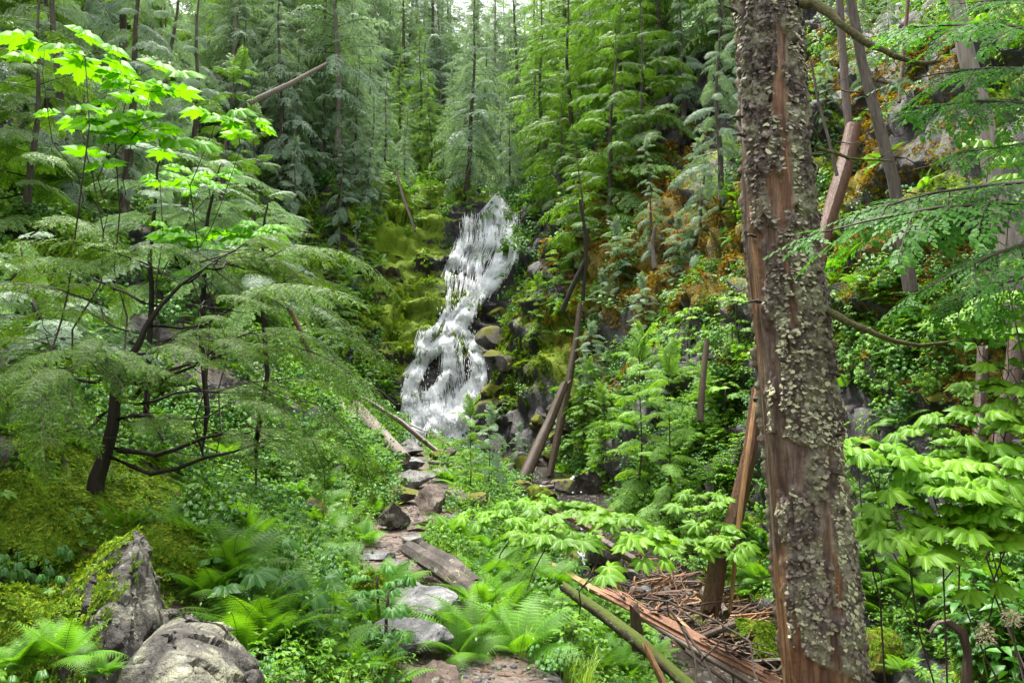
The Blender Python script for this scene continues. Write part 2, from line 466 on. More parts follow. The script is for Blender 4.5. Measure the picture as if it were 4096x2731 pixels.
def bough_near(seed, L=1.5, sag=.6, up=.25, need=.019, w=.0085):
    """hemlock bough with single needles, for trees within 7 m"""
    rg = random.Random(seed); mb = MB()
    P = [dict(n=17, ref=1.5, sag=sag, j=.05, ang=58, L=.42, env=broad, bare=.12, tw=.011, skip=.08),
         dict(n=9, ref=.42, sag=1.1, j=.08, ang=50, L=.13, env=taper, tw=.0028, skip=.1),
         dict(n=9, ref=.13, sag=.5, j=.06, ang=62, L=need, env=lambda t: 1 - .4 * t, w=w, tilt=.45, skip=.0)]
    grow(mb, (0, 0, 0), Vector((1, 0, up)), Vector((0, 0, 1)), L, 0, rg, P); return mb

def cedar_near(seed, L=1.1, sag=.9, seg=.022, w=.011):
    """red cedar spray: flat fans of overlapping scales"""
    rg = random.Random(seed); mb = MB()
    P = [dict(n=13, ref=1.1, sag=sag, j=.05, ang=50, L=.34, env=broad, bare=.1, tw=.008),
         dict(n=10, ref=.34, sag=.8, j=.05, ang=46, L=.1, env=taper, tw=.0025, skip=.04),
         dict(n=6, ref=.1, sag=.3, j=.03, ang=34, L=seg, env=lambda t: 1 - .3 * t, w=w, tilt=.12, skip=.0)]
    grow(mb, (0, 0, 0), Vector((1, 0, .15)), Vector((0, 0, 1)), L, 0, rg, P); return mb

def conifer(seed, h, rad, nb, boughs, first=.12, trunk=.16, lean=0., shape=1., pitch=0., dead=.25, top=True):
    """(trunk MB, crown MB): local z up, base at the origin"""
    rg = random.Random(seed); tr = MB(); cr = MB()
    pts = wob((0, 0, -.6), (lean * h, 0, h), 12, .02, 0, rg)
    rs = [trunk * (1 - .93 * (i / 11) ** .9) * (1.25 if i == 0 else 1) for i in range(12)]
    tube(tr, pts, rs, 9, 0)
    def P(t):
        k = t * 11; i = min(10, int(k)); return pts[i].lerp(pts[i + 1], k - i)
    for i in range(int(nb * dead)):                       # dead stubs low on the trunk
        t = rg.uniform(.04, max(first * 1.4, .1)); a = rg.uniform(0, 6.28); l = rg.uniform(.15, .5) * rad * .6
        p = P(t); q = p + Vector((math.cos(a) * l, math.sin(a) * l, rg.uniform(-.3, .15) * l))
        tube(tr, wob(p, q, 4, .12, 0, rg), [.018, .012, .008, .003], 3, 0, .5, False)
    a = rg.uniform(0, 6)
    for i in range(nb):
        u = (i + rg.random()) / nb; t = first + (1 - first) * u ** .9
        if t > .985: continue
        a += 2.4 + rg.uniform(-.5, .5)
        prof = (1 - (t - first) / (1 - first)) ** .8 * shape + (1 - shape) * .5
        prof *= min(1, .55 + (t - first) * 2.5)
        L = rad * max(.1, prof) * rg.uniform(.45, 1.2)
        if rg.random() < .08: continue
        b = boughs[rg.randrange(len(boughs))]
        k = L / 2.4
        el = pitch + (t - .5) * .6 + rg.uniform(-.35, .3)
        d = Vector((math.cos(a) * math.cos(el), math.sin(a) * math.cos(el), math.sin(el)))
        M = frame(P(t), d, Vector((0, 0, 1)), max(k, .25), rg.uniform(-.3, .3))
        cr.put(b, M, rg.uniform(.1, .9))
    if top:
        for j in range(3):
            M = frame(P(.93), Vector((rg.uniform(-.3, .3), rg.uniform(-.3, .3), 1)), Vector((1, 0, 0)), .25 + rad * .05, j * 2.1)
            cr.put(boughs[j % len(boughs)], M, .7)
    return tr, cr

def frond(rg, L=.7, pairs=20, curl=1.3, up=.9, w=.28, fine=True):
    """a fern frond from the origin toward +x, arching"""
    mb = MB(); d = Vector((math.cos(up), 0, math.sin(up))); p = Vector((0, 0, 0)); seg = L / pairs
    spine = [p.copy()]
    roll = rg.uniform(-.25, .25)
    for i in range(pairs):
        t = i / pairs
        e = (math.sin(PI * min(1, t * .9 + .1)) ** .7) * (1.25 - .75 * t) if t > .14 else 0
        n = Vector((0, 1, 0)).cross(d) * -1; n = (n + Vector((0, 1, 0)) * roll).normalized()
        if e > 0:
            for sd in (-1, 1):
                s = d.cross(n).normalized() * sd
                dd = (s * .92 + d * .38 - Vector((0, 0, .16))).normalized()
                l = w * L * e * rg.uniform(.9, 1.08); k = max(4, int(l / (.0115 * L / .7)))
                if fine:
                    for j in range(k):
                        u = j / k; q = p + dd * l * u - Vector((0, 0, 1)) * .12 * l * u * u
                        m = l * .145 * (1 - u) ** .7 + .002
                        pd = dd.cross(n)
                        for s2 in (-1, 1):
                            diamond(mb, q, (pd * s2 * .8 + dd * .6).normalized(), n, m, m * .7, min(1, .25 + .5 * u + rg.uniform(-.1, .1) + .2 * t), 0, .05)
                else:
                    diamond(mb, p, dd, n, l, seg * 1.05, min(1, .3 + .4 * t + rg.uniform(-.1, .1)), 0, .1)
        p = p + d * seg; spine.append(p.copy())
        d = (d + Vector((0, 0, -1)) * curl / pairs * (.5 + t)).normalized()
    diamond(mb, p, d, n, seg * 1.5, seg * .6, .8)
    tube(mb, spine[::4] + [spine[-1]], [.0018 * L / .5] * len(spine[::4]) + [.0008], 3, 1, .5, False)
    return mb

def fern(seed, n=11, L=.7, fine=True, flat=0.):
    rg = random.Random(seed); mb = MB()
    fr = [frond(rg, L, 23, rg.uniform(1., 1.7), rg.uniform(.6, 1.15) - flat, .27, fine) for _ in range(3)]
    for i in range(n):
        a = 2 * PI * i / n + rg.uniform(-.3, .3)
        mb.put(fr[i % 3], Matrix.Rotation(a, 4, 'Z') @ Matrix.Rotation(rg.uniform(-.25, .25), 4, 'Y') @ Matrix.Scale(rg.uniform(.65, 1.1), 4), rg.random())
    return mb

def big_leaf_plant(seed, h=.9, n=9, R_=.17, lobes=7, deep=.42, stemr=.012, tiers=2, spread=1., face=None):
    """devil's club: thorny stem, whorls of flat lobed leaves on long stalks"""
    rg = random.Random(seed); st = MB(); lf = MB()
    lean = Vector((rg.uniform(-.3, .3), rg.uniform(-.3, .3), 0)) * h
    pts = wob((0, 0, -.1), Vector((0, 0, h)) + lean, 7, .14, 0, rg)
    tube(st, pts, [stemr * (1.2 - .6 * i / 6) for i in range(7)], 6)
    for k in range(n):
        tier = k % tiers; p = pts[-1 - tier] if tier < len(pts) else pts[-1]
        a = 2.4 * k + rg.uniform(-.3, .3); l = R_ * rg.uniform(.9, 1.7) * spread * (1 + .4 * tier)
        el = rg.uniform(.05, .55) * (1 - .5 * tier)
        d = Vector((math.cos(a) * math.cos(el), math.sin(a) * math.cos(el), math.sin(el)))
        q = p + d * l
        mid = p.lerp(q, .5) + Vector((0, 0, .06 * l))
        tube(st, [p, mid, q], [.0035, .003, .0025], 4, 0, .5, False)
        ld = Vector((d.x, d.y, rg.uniform(-.35, .1))).normalized()
        lf.put(palmate(rg, R_ * rg.uniform(.75, 1.15), lobes, deep, .05, rg.uniform(.1, .35)), frame(q - ld * .02, ld, Vector((rg.uniform(-.2, .2), rg.uniform(-.2, .2), 1)), 1., rg.uniform(-.2, .2)), rg.random())
    return st, lf

def leafy(seed, h=.5, n=14, L=.09, w=.5, kind='ovate', stems=4, lean=.5):
    """a clump of leafy shoots"""
    rg = random.Random(seed); st = MB(); lf = MB()
    for s in range(stems):
        a = rg.uniform(0, 6.28); e = Vector((math.cos(a) * lean * h * rg.random(), math.sin(a) * lean * h * rg.random(), h * rg.uniform(.6, 1)))
        b = Vector((math.cos(a), math.sin(a), 0)) * .03
        pts = wob(b, b + e, 6, .1, 0, rg); tube(st, pts, [.004, .0035, .003, .0025, .002, .0015], 3, 0, .5, False)
        for k in range(n):
            t = .2 + .8 * k / n; i = min(4, int(t * 5)); p = pts[i].lerp(pts[i + 1], t * 5 - i)
            aa = k * 2.4 + rg.uniform(-.4, .4); d = Vector((math.cos(aa), math.sin(aa), rg.uniform(0, .5))).normalized()
            pl = L * rg.uniform(.3, .8)
            if kind == 'pinnate':                       # three or five leaflets on a stalk
                q = p + d * pl * 1.6; tube(st, [p, q], [.0015, .001], 3, 0, .5, False)
                for z in (-1.3, -.6, 0, .6, 1.3):
                    dd = Matrix.Rotation(z, 3, 'Z') @ d; dd.z -= .15
                    lf.put(ovate(rg, L * (1 - abs(z) * .2), w * L, .25, 3), frame(q - d * abs(z) * L * .35, dd, Vector((0, 0, 1)), 1, rg.uniform(-.3, .3)), rg.random())
            elif kind == 'palmate':
                q = p + d * pl * 1.5; tube(st, [p, q], [.0015, .001], 3, 0, .5, False)
                dd = d.copy(); dd.z = rg.uniform(-.4, .1)
                lf.put(palmate(rg, L * .6 * rg.uniform(.7, 1.1), 5, .3, .08, .2, 3), frame(q, dd, Vector((0, 0, 1)), 1, rg.uniform(-.3, .3)), rg.random())
            else:
                dd = d.copy(); dd.z -= rg.uniform(.0, .5)
                lf.put(ovate(rg, L * rg.uniform(.7, 1.1), w * L, .3, 3), frame(p + d * .006, dd, Vector((0, 0, 1)), 1, rg.uniform(-.4, .4)), rg.random())
    return st, lf

def grass(seed, n=26, h=.28):
    rg = random.Random(seed); mb = MB()
    for i in range(n):
        a = rg.uniform(0, 6.28); o = Vector((math.cos(a), math.sin(a), 0)) * rg.uniform(0, .07)
        hh = h * rg.uniform(.5, 1.1); out = Vector((math.cos(a), math.sin(a), 0)) * hh * rg.uniform(.15, .7)
        s = Vector((-math.sin(a), math.cos(a), 0)) * .0035
        p = [o, o + out * .25 + Vector((0, 0, hh * .6)), o + out * .65 + Vector((0, 0, hh * .92)), o + out * 1.1 + Vector((0, 0, hh * .85))]
        V = []
        for k, q in enumerate(p): V += [tuple(q + s * (1 - k / 3.2)), tuple(q - s * (1 - k / 3.2))]
        mb.add(V, [(0, 1, 3, 2), (2, 3, 5, 4), (4, 5, 7, 6)], None, 0, rg.random())
    return mb

def moss_tuft(seed, n=34, L=.05, w=.012):
    """little branched shoots of feather moss, pressed to the ground"""
    rg = random.Random(seed); mb = MB()
    for i in range(n):
        a = rg.uniform(0, 6.28); rr = rg.uniform(0, 1) ** .6 * .11
        o = Vector((math.cos(a) * rr, math.sin(a) * rr, -.005 + .03 * (1 - rr / .11)))
        b = rg.uniform(0, 6.28); d = Vector((math.cos(b), math.sin(b), rg.uniform(.2, 1.))).normalized()
        v = min(1, max(0, rg.gauss(.45, .22)))
        for z in (-.7, 0, .7):
            dd = (Matrix.Rotation(z, 3, 'Z') @ d); dd.z -= .2 * abs(z)
            diamond(mb, o, dd.normalized(), Vector((rg.uniform(-.6, .6), rg.uniform(-.6, .6), 1)).normalized(), L * rg.uniform(.6, 1.1), w, v, 0, .3)
    return mb

def rock(seed, sx=1., sy=1., sz=1., cuts=14, sub=4, rough=.05, flat=None):
    """an angular boulder: a sphere cut by random planes, then roughened"""
    import bmesh
    rg = random.Random(seed); bm = bmesh.new(); bmesh.ops.create_icosphere(bm, subdivisions=sub, radius=1.)
    V = np.array([v.co[:] for v in bm.verts]); T = [tuple(v.index for v in f.verts) for f in bm.faces]; bm.free()
    for k in range(cuts):
        n = np.array([rg.gauss(0, 1), rg.gauss(0, 1), rg.gauss(0, 1)]); n /= np.linalg.norm(n)
        d = rg.uniform(.45, .8); e = V @ n; V = V - np.outer(np.clip(e - d, 0, None), n)
    if flat:
        for (n, d) in flat:
            n = np.array(n, float); n /= np.linalg.norm(n); e = V @ n; V = V - np.outer(np.clip(e - d, 0, None), n)
    V = V * np.array([sx, sy, sz]) / .75
    L = max(sx, sy, sz); nn = V / (np.linalg.norm(V, axis=1)[:, None] + 1e-6)
    V = V + nn * ((fbm(V * 2.2 / L + seed, 5, seed) - .5) * rough * 3.2 * L)[:, None]
    h, e = facets(V * 3.2 / L + seed, seed); V = V + nn * ((h - .4) * rough * .9 * L)[:, None]
    mb = MB(); mb.add(V, None, T); return mb

def log_mb(pts, rad, seed=0, n=14, rough=.08, sub=4, flat=1., jag=0., splits=0):
    """a log or split trunk: closed tube with grooves along the grain and ragged ends"""
    rg = random.Random(seed); P = [Vector(p) for p in pts]; out = []; rr = []
    if not hasattr(rad, '__len__'): rad = [rad] * len(P)
    for i in range(len(P) - 1):
        for k in range(sub):
            t = k / sub; out.append(P[i].lerp(P[i + 1], t)); rr.append(rad[i] * (1 - t) + rad[i + 1] * t)
    out.append(P[-1]); rr.append(rad[-1]); K = len(out)
    d0 = (P[-1] - P[0]).normalized(); a = d0.cross(Vector((0, 0, 1)));
    if a.length < .1: a = d0.cross(Vector((0, 1, 0)))
    a.normalize(); b = a.cross(d0)
    gro = [rg.uniform(-1, 1) for _ in range(n)]
    V = []; grid = np.zeros((K * n, 3))
    th = np.array([[i, j] for i in range(K) for j in range(n)])
    Ls = np.array([(out[i] - out[0]).length for i in range(K)])
    Pn = np.stack([np.cos(2 * PI * th[:, 1] / n) * 1.5 + seed, np.sin(2 * PI * th[:, 1] / n) * 1.5, Ls[th[:, 0]] * .8], 1)
    nz = fbm(Pn * 1.8, 4, seed % 50) - .5
    for q, (i, j) in enumerate(th):
        r = rr[i] * (1 + rough * gro[j] + rough * 3 * nz[q]); ang = 2 * PI * j / n
        end = 0
        if i == 0: end = -jag * abs(gro[j]) * rr[i] * 4
        if i == K - 1: end = jag * abs(gro[(j * 3) % n]) * rr[i] * 4
        p = out[i] + a * math.cos(ang) * r + b * math.sin(ang) * r * flat + d0 * end
        V.append(tuple(p))
    Q = [(i * n + j, i * n + (j + 1) % n, (i + 1) * n + (j + 1) % n, (i + 1) * n + j) for i in range(K - 1) for j in range(n)]
    V += [tuple(out[0]), tuple(out[-1])]; c0, c1 = K * n, K * n + 1
    T = [(c0, (j + 1) % n, j) for j in range(n)] + [(c1, (K - 1) * n + j, (K - 1) * n + (j + 1) % n) for j in range(n)]
    mb = MB(); mb.add(V, Q, T, 0, .5); return mb

def hull_rock(pts, seed, rough=.03):
    """a boulder from its corner points: their convex hull, subdivided and roughened"""
    import bmesh
    c = sum((Vector(p) for p in pts), Vector()) / len(pts); bm = bmesh.new()
    for p in pts: bm.verts.new(Vector(p) - c)
    r = bmesh.ops.convex_hull(bm, input=bm.verts); bmesh.ops.delete(bm, geom=[v for v in bm.verts if not v.link_faces], context='VERTS')
    bmesh.ops.triangulate(bm, faces=bm.faces)
    bmesh.ops.bevel(bm, geom=bm.edges[:], offset=.018, segments=1, affect='EDGES'); bmesh.ops.triangulate(bm, faces=bm.faces)
    for k in range(7):
        long_ = [e for e in bm.edges if e.calc_length() > .022]
        if not long_ or len(bm.verts) > 30000: break
        bmesh.ops.subdivide_edges(bm, edges=long_, cuts=1); bmesh.ops.triangulate(bm, faces=bm.faces)
    bm.verts.index_update(); V = np.array([v.co[:] for v in bm.verts]); bm.normal_update(); nn = np.array([v.normal[:] for v in bm.verts]); T = [tuple(v.index for v in f.verts) for f in bm.faces]; bm.free()
    f, e = facets(V * 5 + seed, seed); f2, e2 = facets(V * 14 + seed, seed + 3)
    V = V + nn * ((f - .4) * rough * 1.6 + (f2 - .4) * rough * .45 - .012 * np.exp(-e * 22) + (fbm(V * 9, 5, seed) - .5) * rough * 2 + (fbm(V * 40, 3, seed) - .5) * .008)[:, None]
    mb = MB(); mb.add(V, None, T); return mb, c
# ------------------------------------------------------------------ world and light
w = bpy.data.worlds.new('World'); SC.world = w; w.use_nodes = True; wn = w.node_tree
bg = wn.nodes['Background']
SUN_EL, SUN_AZ = R(72), R(-25)           # sun high behind the falls, a little to the left, behind thin cloud
sky = wn.nodes.new('ShaderNodeTexSky'); sky.sky_type = 'NISHITA'; sky.sun_disc = False
sky.sun_elevation = SUN_EL; sky.sun_rotation = SUN_AZ; sky.dust_density = 4; sky.air_density = 1.
hs = wn.nodes.new('ShaderNodeHueSaturation'); hs.inputs['Saturation'].default_value = .12
wn.links.new(sky.outputs[0], hs.inputs['Color']); wn.links.new(hs.outputs[0], bg.inputs[0])
bg.inputs[1].default_value = .115
sl = bpy.data.lights.new('sun', 'SUN'); sun = bpy.data.objects.new('sun', sl); COL.objects.link(sun)
sl.energy = 1.5; sl.angle = R(12); sl.color = (1, .95, .84)
sd = Vector((math.sin(SUN_AZ) * math.cos(SUN_EL), math.cos(SUN_AZ) * math.cos(SUN_EL), math.sin(SUN_EL)))
sun.rotation_euler = sd.to_track_quat('Z', 'Y').to_euler()
SC.view_settings.view_transform = 'Standard'; SC.view_settings.look = 'None'
SC.view_settings.exposure = EXPO; SC.view_settings.gamma = 1
cy = SC.cycles
cy.max_bounces = 6; cy.diffuse_bounces = 4; cy.glossy_bounces = 2; cy.transmission_bounces = 4; cy.transparent_max_bounces = 8
cy.caustics_reflective = False; cy.caustics_refractive = False; cy.sample_clamp_indirect = 4
cy.use_denoising = True; cy.denoiser = 'OPENIMAGEDENOISE'; cy.denoising_input_passes = 'RGB_ALBEDO_NORMAL'; cy.denoising_prefilter = 'ACCURATE'

# ------------------------------------------------------------------ materials
M_ced = leaf_mat('cedar_leaf', (.11, .185, .12), (.29, .40, .27), (.38, .49, .31), .55, .32, .3, (1.3, 1.45, .8))
M_cedd = leaf_mat('cedar_leaf_deep', (.03, .13, .008), (.07, .24, .012), (.14, .34, .02), .5, .5, .25, (1.5, 1.6, .4))
M_hem = leaf_mat('hemlock_leaf', (.045, .11, .024), (.16, .30, .05), (.34, .48, .08), .5, .38, .4, (1.5, 1.6, .5))
M_heml = leaf_mat('young_hemlock_leaf', (.09, .22, .035), (.24, .43, .075), (.36, .54, .1), .5, .4, .35)
M_hemd = leaf_mat('hemlock_needle', (.045, .11, .014), (.13, .26, .026), (.34, .5, .045), .5, .34, .25)
M_fern = leaf_mat('fern_leaf', (.04, .14, .01), (.13, .31, .018), (.28, .46, .04), .5, .42, .3)
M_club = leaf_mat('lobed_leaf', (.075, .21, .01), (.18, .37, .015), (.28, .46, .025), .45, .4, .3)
M_clubb = leaf_mat('lobed_leaf_backlit', (.12, .34, .012), (.17, .42, .016), None, .5, .55, .3, (1.3, 1.35, .2), .15)  # brighter copy of the lobed leaf: backlight put into its colour
M_herb = leaf_mat('herb_leaf', (.04, .14, .012), (.15, .32, .02), (.32, .48, .04), .48, .38, .3)
M_herbd = leaf_mat('herb_leaf_deep', (.025, .11, .014), (.07, .22, .022), (.14, .32, .04), .42, .32, .4)
M_grass = leaf_mat('grass_blade', (.12, .24, .03), (.25, .4, .06), None, .5, .4, .3)
M_moss = leaf_mat('moss_shoot', (.05, .12, .01), (.17, .28, .018), (.36, .38, .03), .8, .3, .1, (1.4, 1.3, .4), .5)
M_mossb = leaf_mat('brown_moss_shoot', (.10, .065, .01), (.27, .18, .02), (.36, .28, .03), .8, .3, .1, (1.4, 1.2, .4), .5)
M_twig = wood_mat('twig_bark', (.03, .02, .015), (.09, .065, .05), (.16, .13, .1), (20, 20, 4))
M_bark = wood_mat('grey_bark', (.045, .035, .028), (.15, .125, .10), (.30, .27, .23), (9, 9, 1.3), .8, .9)
M_dbark = wood_mat('dark_bark', (.012, .01, .008), (.04, .03, .022), (.09, .075, .055), (9, 9, 2), .7, .8)
M_pale = wood_mat('pale_bark', (.12, .1, .085), (.33, .28, .24), (.5, .45, .4), (10, 10, 1), .8, .8)
M_red = wood_mat('red_wood', (.035, .016, .01), (.17, .075, .038), (.34, .18, .1), (14, 14, 1.2), .55, .8, .4)
M_plank = wood_mat('split_wood', (.1, .035, .02), (.4, .2, .12), (.62, .42, .3), (22, 22, 1.2), .55, 1., .4)
M_orange = wood_mat('fresh_wood', (.2, .09, .03), (.48, .26, .12), (.62, .4, .22), (18, 18, 1), .5, .6, .4)
M_brown = wood_mat('brown_wood', (.03, .02, .014), (.12, .075, .045), (.24, .16, .11), (12, 12, 1.5), .5, .8, .5)
M_plume = leaf_mat('cream_plume', (.45, .38, .24), (.7, .6, .42), None, .7, .3, .2, (1, 1, 1), .1)
M_rockg = rock_mat('grey_stone', (.09, .085, .08), (.2, .19, .18), (.32, .31, .3), None, .5)
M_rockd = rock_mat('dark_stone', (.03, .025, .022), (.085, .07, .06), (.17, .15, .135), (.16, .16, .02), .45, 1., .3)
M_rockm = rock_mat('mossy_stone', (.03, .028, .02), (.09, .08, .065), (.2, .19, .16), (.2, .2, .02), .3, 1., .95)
M_rockl = rock_mat('lichen_stone', (.025, .022, .02), (.08, .072, .065), (.27, .265, .2), None, .3, 1.6)
M_rockp = rock_mat('pale_lichen_stone', (.035, .03, .026), (.11, .10, .088), (.36, .36, .25), None, .3, 1.3)
M_slab = rock_mat('wet_slate', (.06, .06, .065), (.15, .15, .16), (.3, .3, .31), None, .6, 2.2)
M_rockn = rock_mat('bare_dark_stone', (.03, .025, .022), (.085, .065, .055), (.2, .165, .14), None, .45, 1.3)
M_rockr = rock_mat('brown_stone', (.06, .035, .025), (.16, .11, .085), (.28, .22, .18), None, .5, 1.2)

def ground_mat():
    m, nt, out = new_mat('forest_ground')
    tc = N(nt, 'ShaderNodeTexCoord').outputs['Object']
    n1 = noise(nt, .9, 8, tc, .62); n2 = noise(nt, 5, 7, tc, .68); n3 = noise(nt, 22, 5, tc, .7); n4 = noise(nt, 70, 3, tc, .7)
    nz = N(nt, 'ShaderNodeSeparateXYZ', {0: N(nt, 'ShaderNodeNewGeometry').outputs['Normal']}).outputs[2]
    rockc = ramp(nt, n2, [(.3, (.012, .011, .011)), (.5, (.03, .027, .026)), (.68, (.075, .068, .065)), (.8, (.16, .15, .145))])
    rockc = mixc(nt, attr(nt, 'ochre'), rockc, mixc(nt, 1., rockc, (1.7, 1.05, .5), 'MULTIPLY'))
    soil = ramp(nt, n3, [(.3, (.02, .013, .008)), (.55, (.065, .04, .024)), (.75, (.12, .08, .05))])
    gravel = ramp(nt, n3, [(.3, (.06, .042, .032)), (.5, (.17, .125, .1)), (.68, (.27, .21, .17)), (.8, (.4, .35, .31))])
    mg = ramp(nt, n3, [(.25, (.025, .06, .004)), (.46, (.17, .29, .012)), (.72, (.42, .54, .03))])
    mb_ = ramp(nt, n3, [(.25, (.03, .018, .004)), (.5, (.15, .1, .014)), (.72, (.3, .21, .03))])
    mossc = mixc(nt, attr(nt, 'orange'), mg, mb_)
    mossc = mixc(nt, n4, mixc(nt, 1., mossc, (.5, .5, .5), 'MULTIPLY'), mixc(nt, 1., mossc, (1.4, 1.4, 1.2), 'MULTIPLY'))
    k = math_(nt, 'ADD', math_(nt, 'MULTIPLY', nz, .35), math_(nt, 'ADD', math_(nt, 'MULTIPLY', n2, 1.1), math_(nt, 'MULTIPLY', attr(nt, 'mossadd'), 1.)))
    mk = ramp(nt, math_(nt, 'ADD', k, -.6), [(.42, (0, 0, 0)), (.52, (1, 1, 1))])
    base = mixc(nt, attr(nt, 'soil'), rockc, soil)
    base = mixc(nt, mk, base, mossc)
    base = mixc(nt, attr(nt, 'path'), base, gravel)
    wet = attr(nt, 'wet')
    base = mixc(nt, wet, base, mixc(nt, 1., base, (.55, .55, .6), 'MULTIPLY'))
    ro = math_(nt, 'SUBTRACT', .95, math_(nt, 'MULTIPLY', wet, .6))
    ro2 = mixc(nt, mk, mixc(nt, 1., ro, (.62, .62, .62), 'MULTIPLY'), (.95, .95, .95))
    h = math_(nt, 'ADD', math_(nt, 'MULTIPLY', n2, .9), math_(nt, 'ADD', math_(nt, 'MULTIPLY', n3, .5), math_(nt, 'MULTIPLY', n4, .25)))
    b = N(nt, 'ShaderNodeBump', {'Height': h, 'Strength': .9, 'Distance': .09})
    p = N(nt, 'ShaderNodeBsdfPrincipled', {'Base Color': base, 'Roughness': ro2, 'Specular IOR Level': .5, 'Normal': b.outputs[0]})
    nt.links.new(p.outputs[0], out.inputs[0]); return m

# picture position of every ground point, used to decide what grows where
rel = TP - np.array(EYE)
dep = rel[:, 1] * CF + rel[:, 2] * SF; upv = -rel[:, 1] * SF + rel[:, 2] * CF
dep_s = np.where(dep > .3, dep, .3)
PX = np.where(dep > .3, 512 + F * rel[:, 0] / dep_s, -999); PY = np.where(dep > .3, 341 - F * upv / dep_s, 2000)
def blob(*a):
    r = np.zeros(len(PX))
    for (cx, cy_, rx, ry, s) in a: r = np.maximum(r, s * np.exp(-(((PX - cx) / rx) ** 2 + ((PY - cy_) / ry) ** 2) ** 1.5))
    return r
GX, GY = TP[:, 0], TP[:, 1]
orange = np.clip(blob((660, 260, 130, 150, 1), (880, 200, 60, 130, .9), (930, 300, 90, 80, 1), (960, 390, 70, 60, 1), (30, 130, 60, 80, .7), (330, 110, 90, 70, .8), (80, 560, 120, 60, .35), (880, 60, 120, 60, .8), (940, 120, 60, 60, .7)) , 0, 1)
mossadd = .12 + (TA['moss'] - .5) * 1.5 + blob((405, 280, 60, 105, .75), (550, 360, 45, 60, .55), (660, 240, 100, 90, .6), (600, 270, 60, 60, .5), (900, 300, 60, 80, .5), (50, 500, 120, 60, .6), (420, 105, 60, 40, .5), (860, 200, 50, 80, .3), (400, 380, 30, 60, .25)) - blob((525, 410, 38, 60, .35), (500, 300, 22, 70, .3), (960, 140, 30, 40, .1), (900, 420, 60, 50, .4), (465, 350, 40, 120, .35), (460, 440, 100, 22, .3))
ochre = blob((392, 300, 45, 40, .9), (380, 350, 40, 30, .9))
wet = np.clip(TA['stream'] + blob((450, 330, 70, 150, .95), (520, 400, 50, 70, .7), (900, 430, 60, 50, .6)), 0, 1)
soil = np.clip(1 - TA['rk'] * 1.6, 0, 1)
path = np.clip(TA['path'] * (GY < 25) * 1. + TA['stream'] * .75, 0, 1)
gm = MB(); gm.add(TP, TQ)
go = gm.build('ground', ground_mat(), smooth=False, attrs=dict(orange=orange, mossadd=mossadd, ochre=ochre, wet=wet, soil=soil, path=path))
tag(go, 'mossy rocky ravine ground with the gravel footpath and creek bed', kind='structure')

# ------------------------------------------------------------------ scattering of uncountable growth
def scatter(name, label, cat, pts, nrm, scl, templates, upmix=.6, seed=1, yaw_r=6.28, tilt=.15):
    rg = np.random.default_rng(seed); n = len(pts)
    tc_ = bpy.data.collections.new(name + '_pieces')
    for i, me in enumerate(templates):
        o = bpy.data.objects.new('%s_piece_%02d' % (name, i), me); tc_.objects.link(o)
    me = bpy.data.meshes.new(name); me.vertices.add(n); me.vertices.foreach_set('co', np.asarray(pts, np.float32).ravel())
    rot = np.zeros((n, 3), np.float32); ya = rg.uniform(0, yaw_r, n)
    up = np.array([0, 0, 1.]); nn = nrm * (1 - upmix) + up * upmix + rg.normal(0, tilt, (n, 3)); nn /= np.linalg.norm(nn, axis=1)[:, None]
    for i in range(n):
        z = Vector(nn[i]); q = Vector((0, 0, 1)).rotation_difference(z); e = (q.to_matrix() @ Matrix.Rotation(ya[i], 3, 'Z')).to_euler(); rot[i] = e[:]
    a = me.attributes.new('rot', 'FLOAT_VECTOR', 'POINT'); a.data.foreach_set('vector', rot.ravel())
    a = me.attributes.new('scl', 'FLOAT', 'POINT'); a.data.foreach_set('value', np.asarray(scl, np.float32))
    a = me.attributes.new('idx', 'INT', 'POINT'); a.data.foreach_set('value', rg.integers(0, len(templates), n).astype(np.int32))
    o = bpy.data.objects.new(name, me); COL.objects.link(o)
    ng = bpy.data.node_groups.new(name, 'GeometryNodeTree')
    ng.interface.new_socket('Geometry', in_out='INPUT', socket_type='NodeSocketGeometry'); ng.interface.new_socket('Geometry', in_out='OUTPUT', socket_type='NodeSocketGeometry')
    gi = ng.nodes.new('NodeGroupInput'); gout = ng.nodes.new('NodeGroupOutput')
    ip = ng.nodes.new('GeometryNodeInstanceOnPoints'); ci = ng.nodes.new('GeometryNodeCollectionInfo')
    ci.inputs['Collection'].default_value = tc_; ci.inputs['Separate Children'].default_value = True; ci.inputs['Reset Children'].default_value = True
    def na(nm, ty):
        k = ng.nodes.new('GeometryNodeInputNamedAttribute'); k.data_type = ty; k.inputs['Name'].default_value = nm; return k.outputs['Attribute']
    er = ng.nodes.new('FunctionNodeEulerToRotation'); L = ng.links.new
    L(na('rot', 'FLOAT_VECTOR'), er.inputs[0]); L(er.outputs[0], ip.inputs['Rotation'])
    L(na('scl', 'FLOAT'), ip.inputs['Scale']); L(na('idx', 'INT'), ip.inputs['Instance Index'])
    ip.inputs['Pick Instance'].default_value = True
    L(gi.outputs[0], ip.inputs['Points']); L(ci.outputs[0], ip.inputs['Instance']); L(ip.outputs[0], gout.inputs[0])
    md = o.modifiers.new('grow', 'NODES'); md.node_group = ng
    o['label'] = label; o['category'] = cat; o['kind'] = 'stuff'
    return o

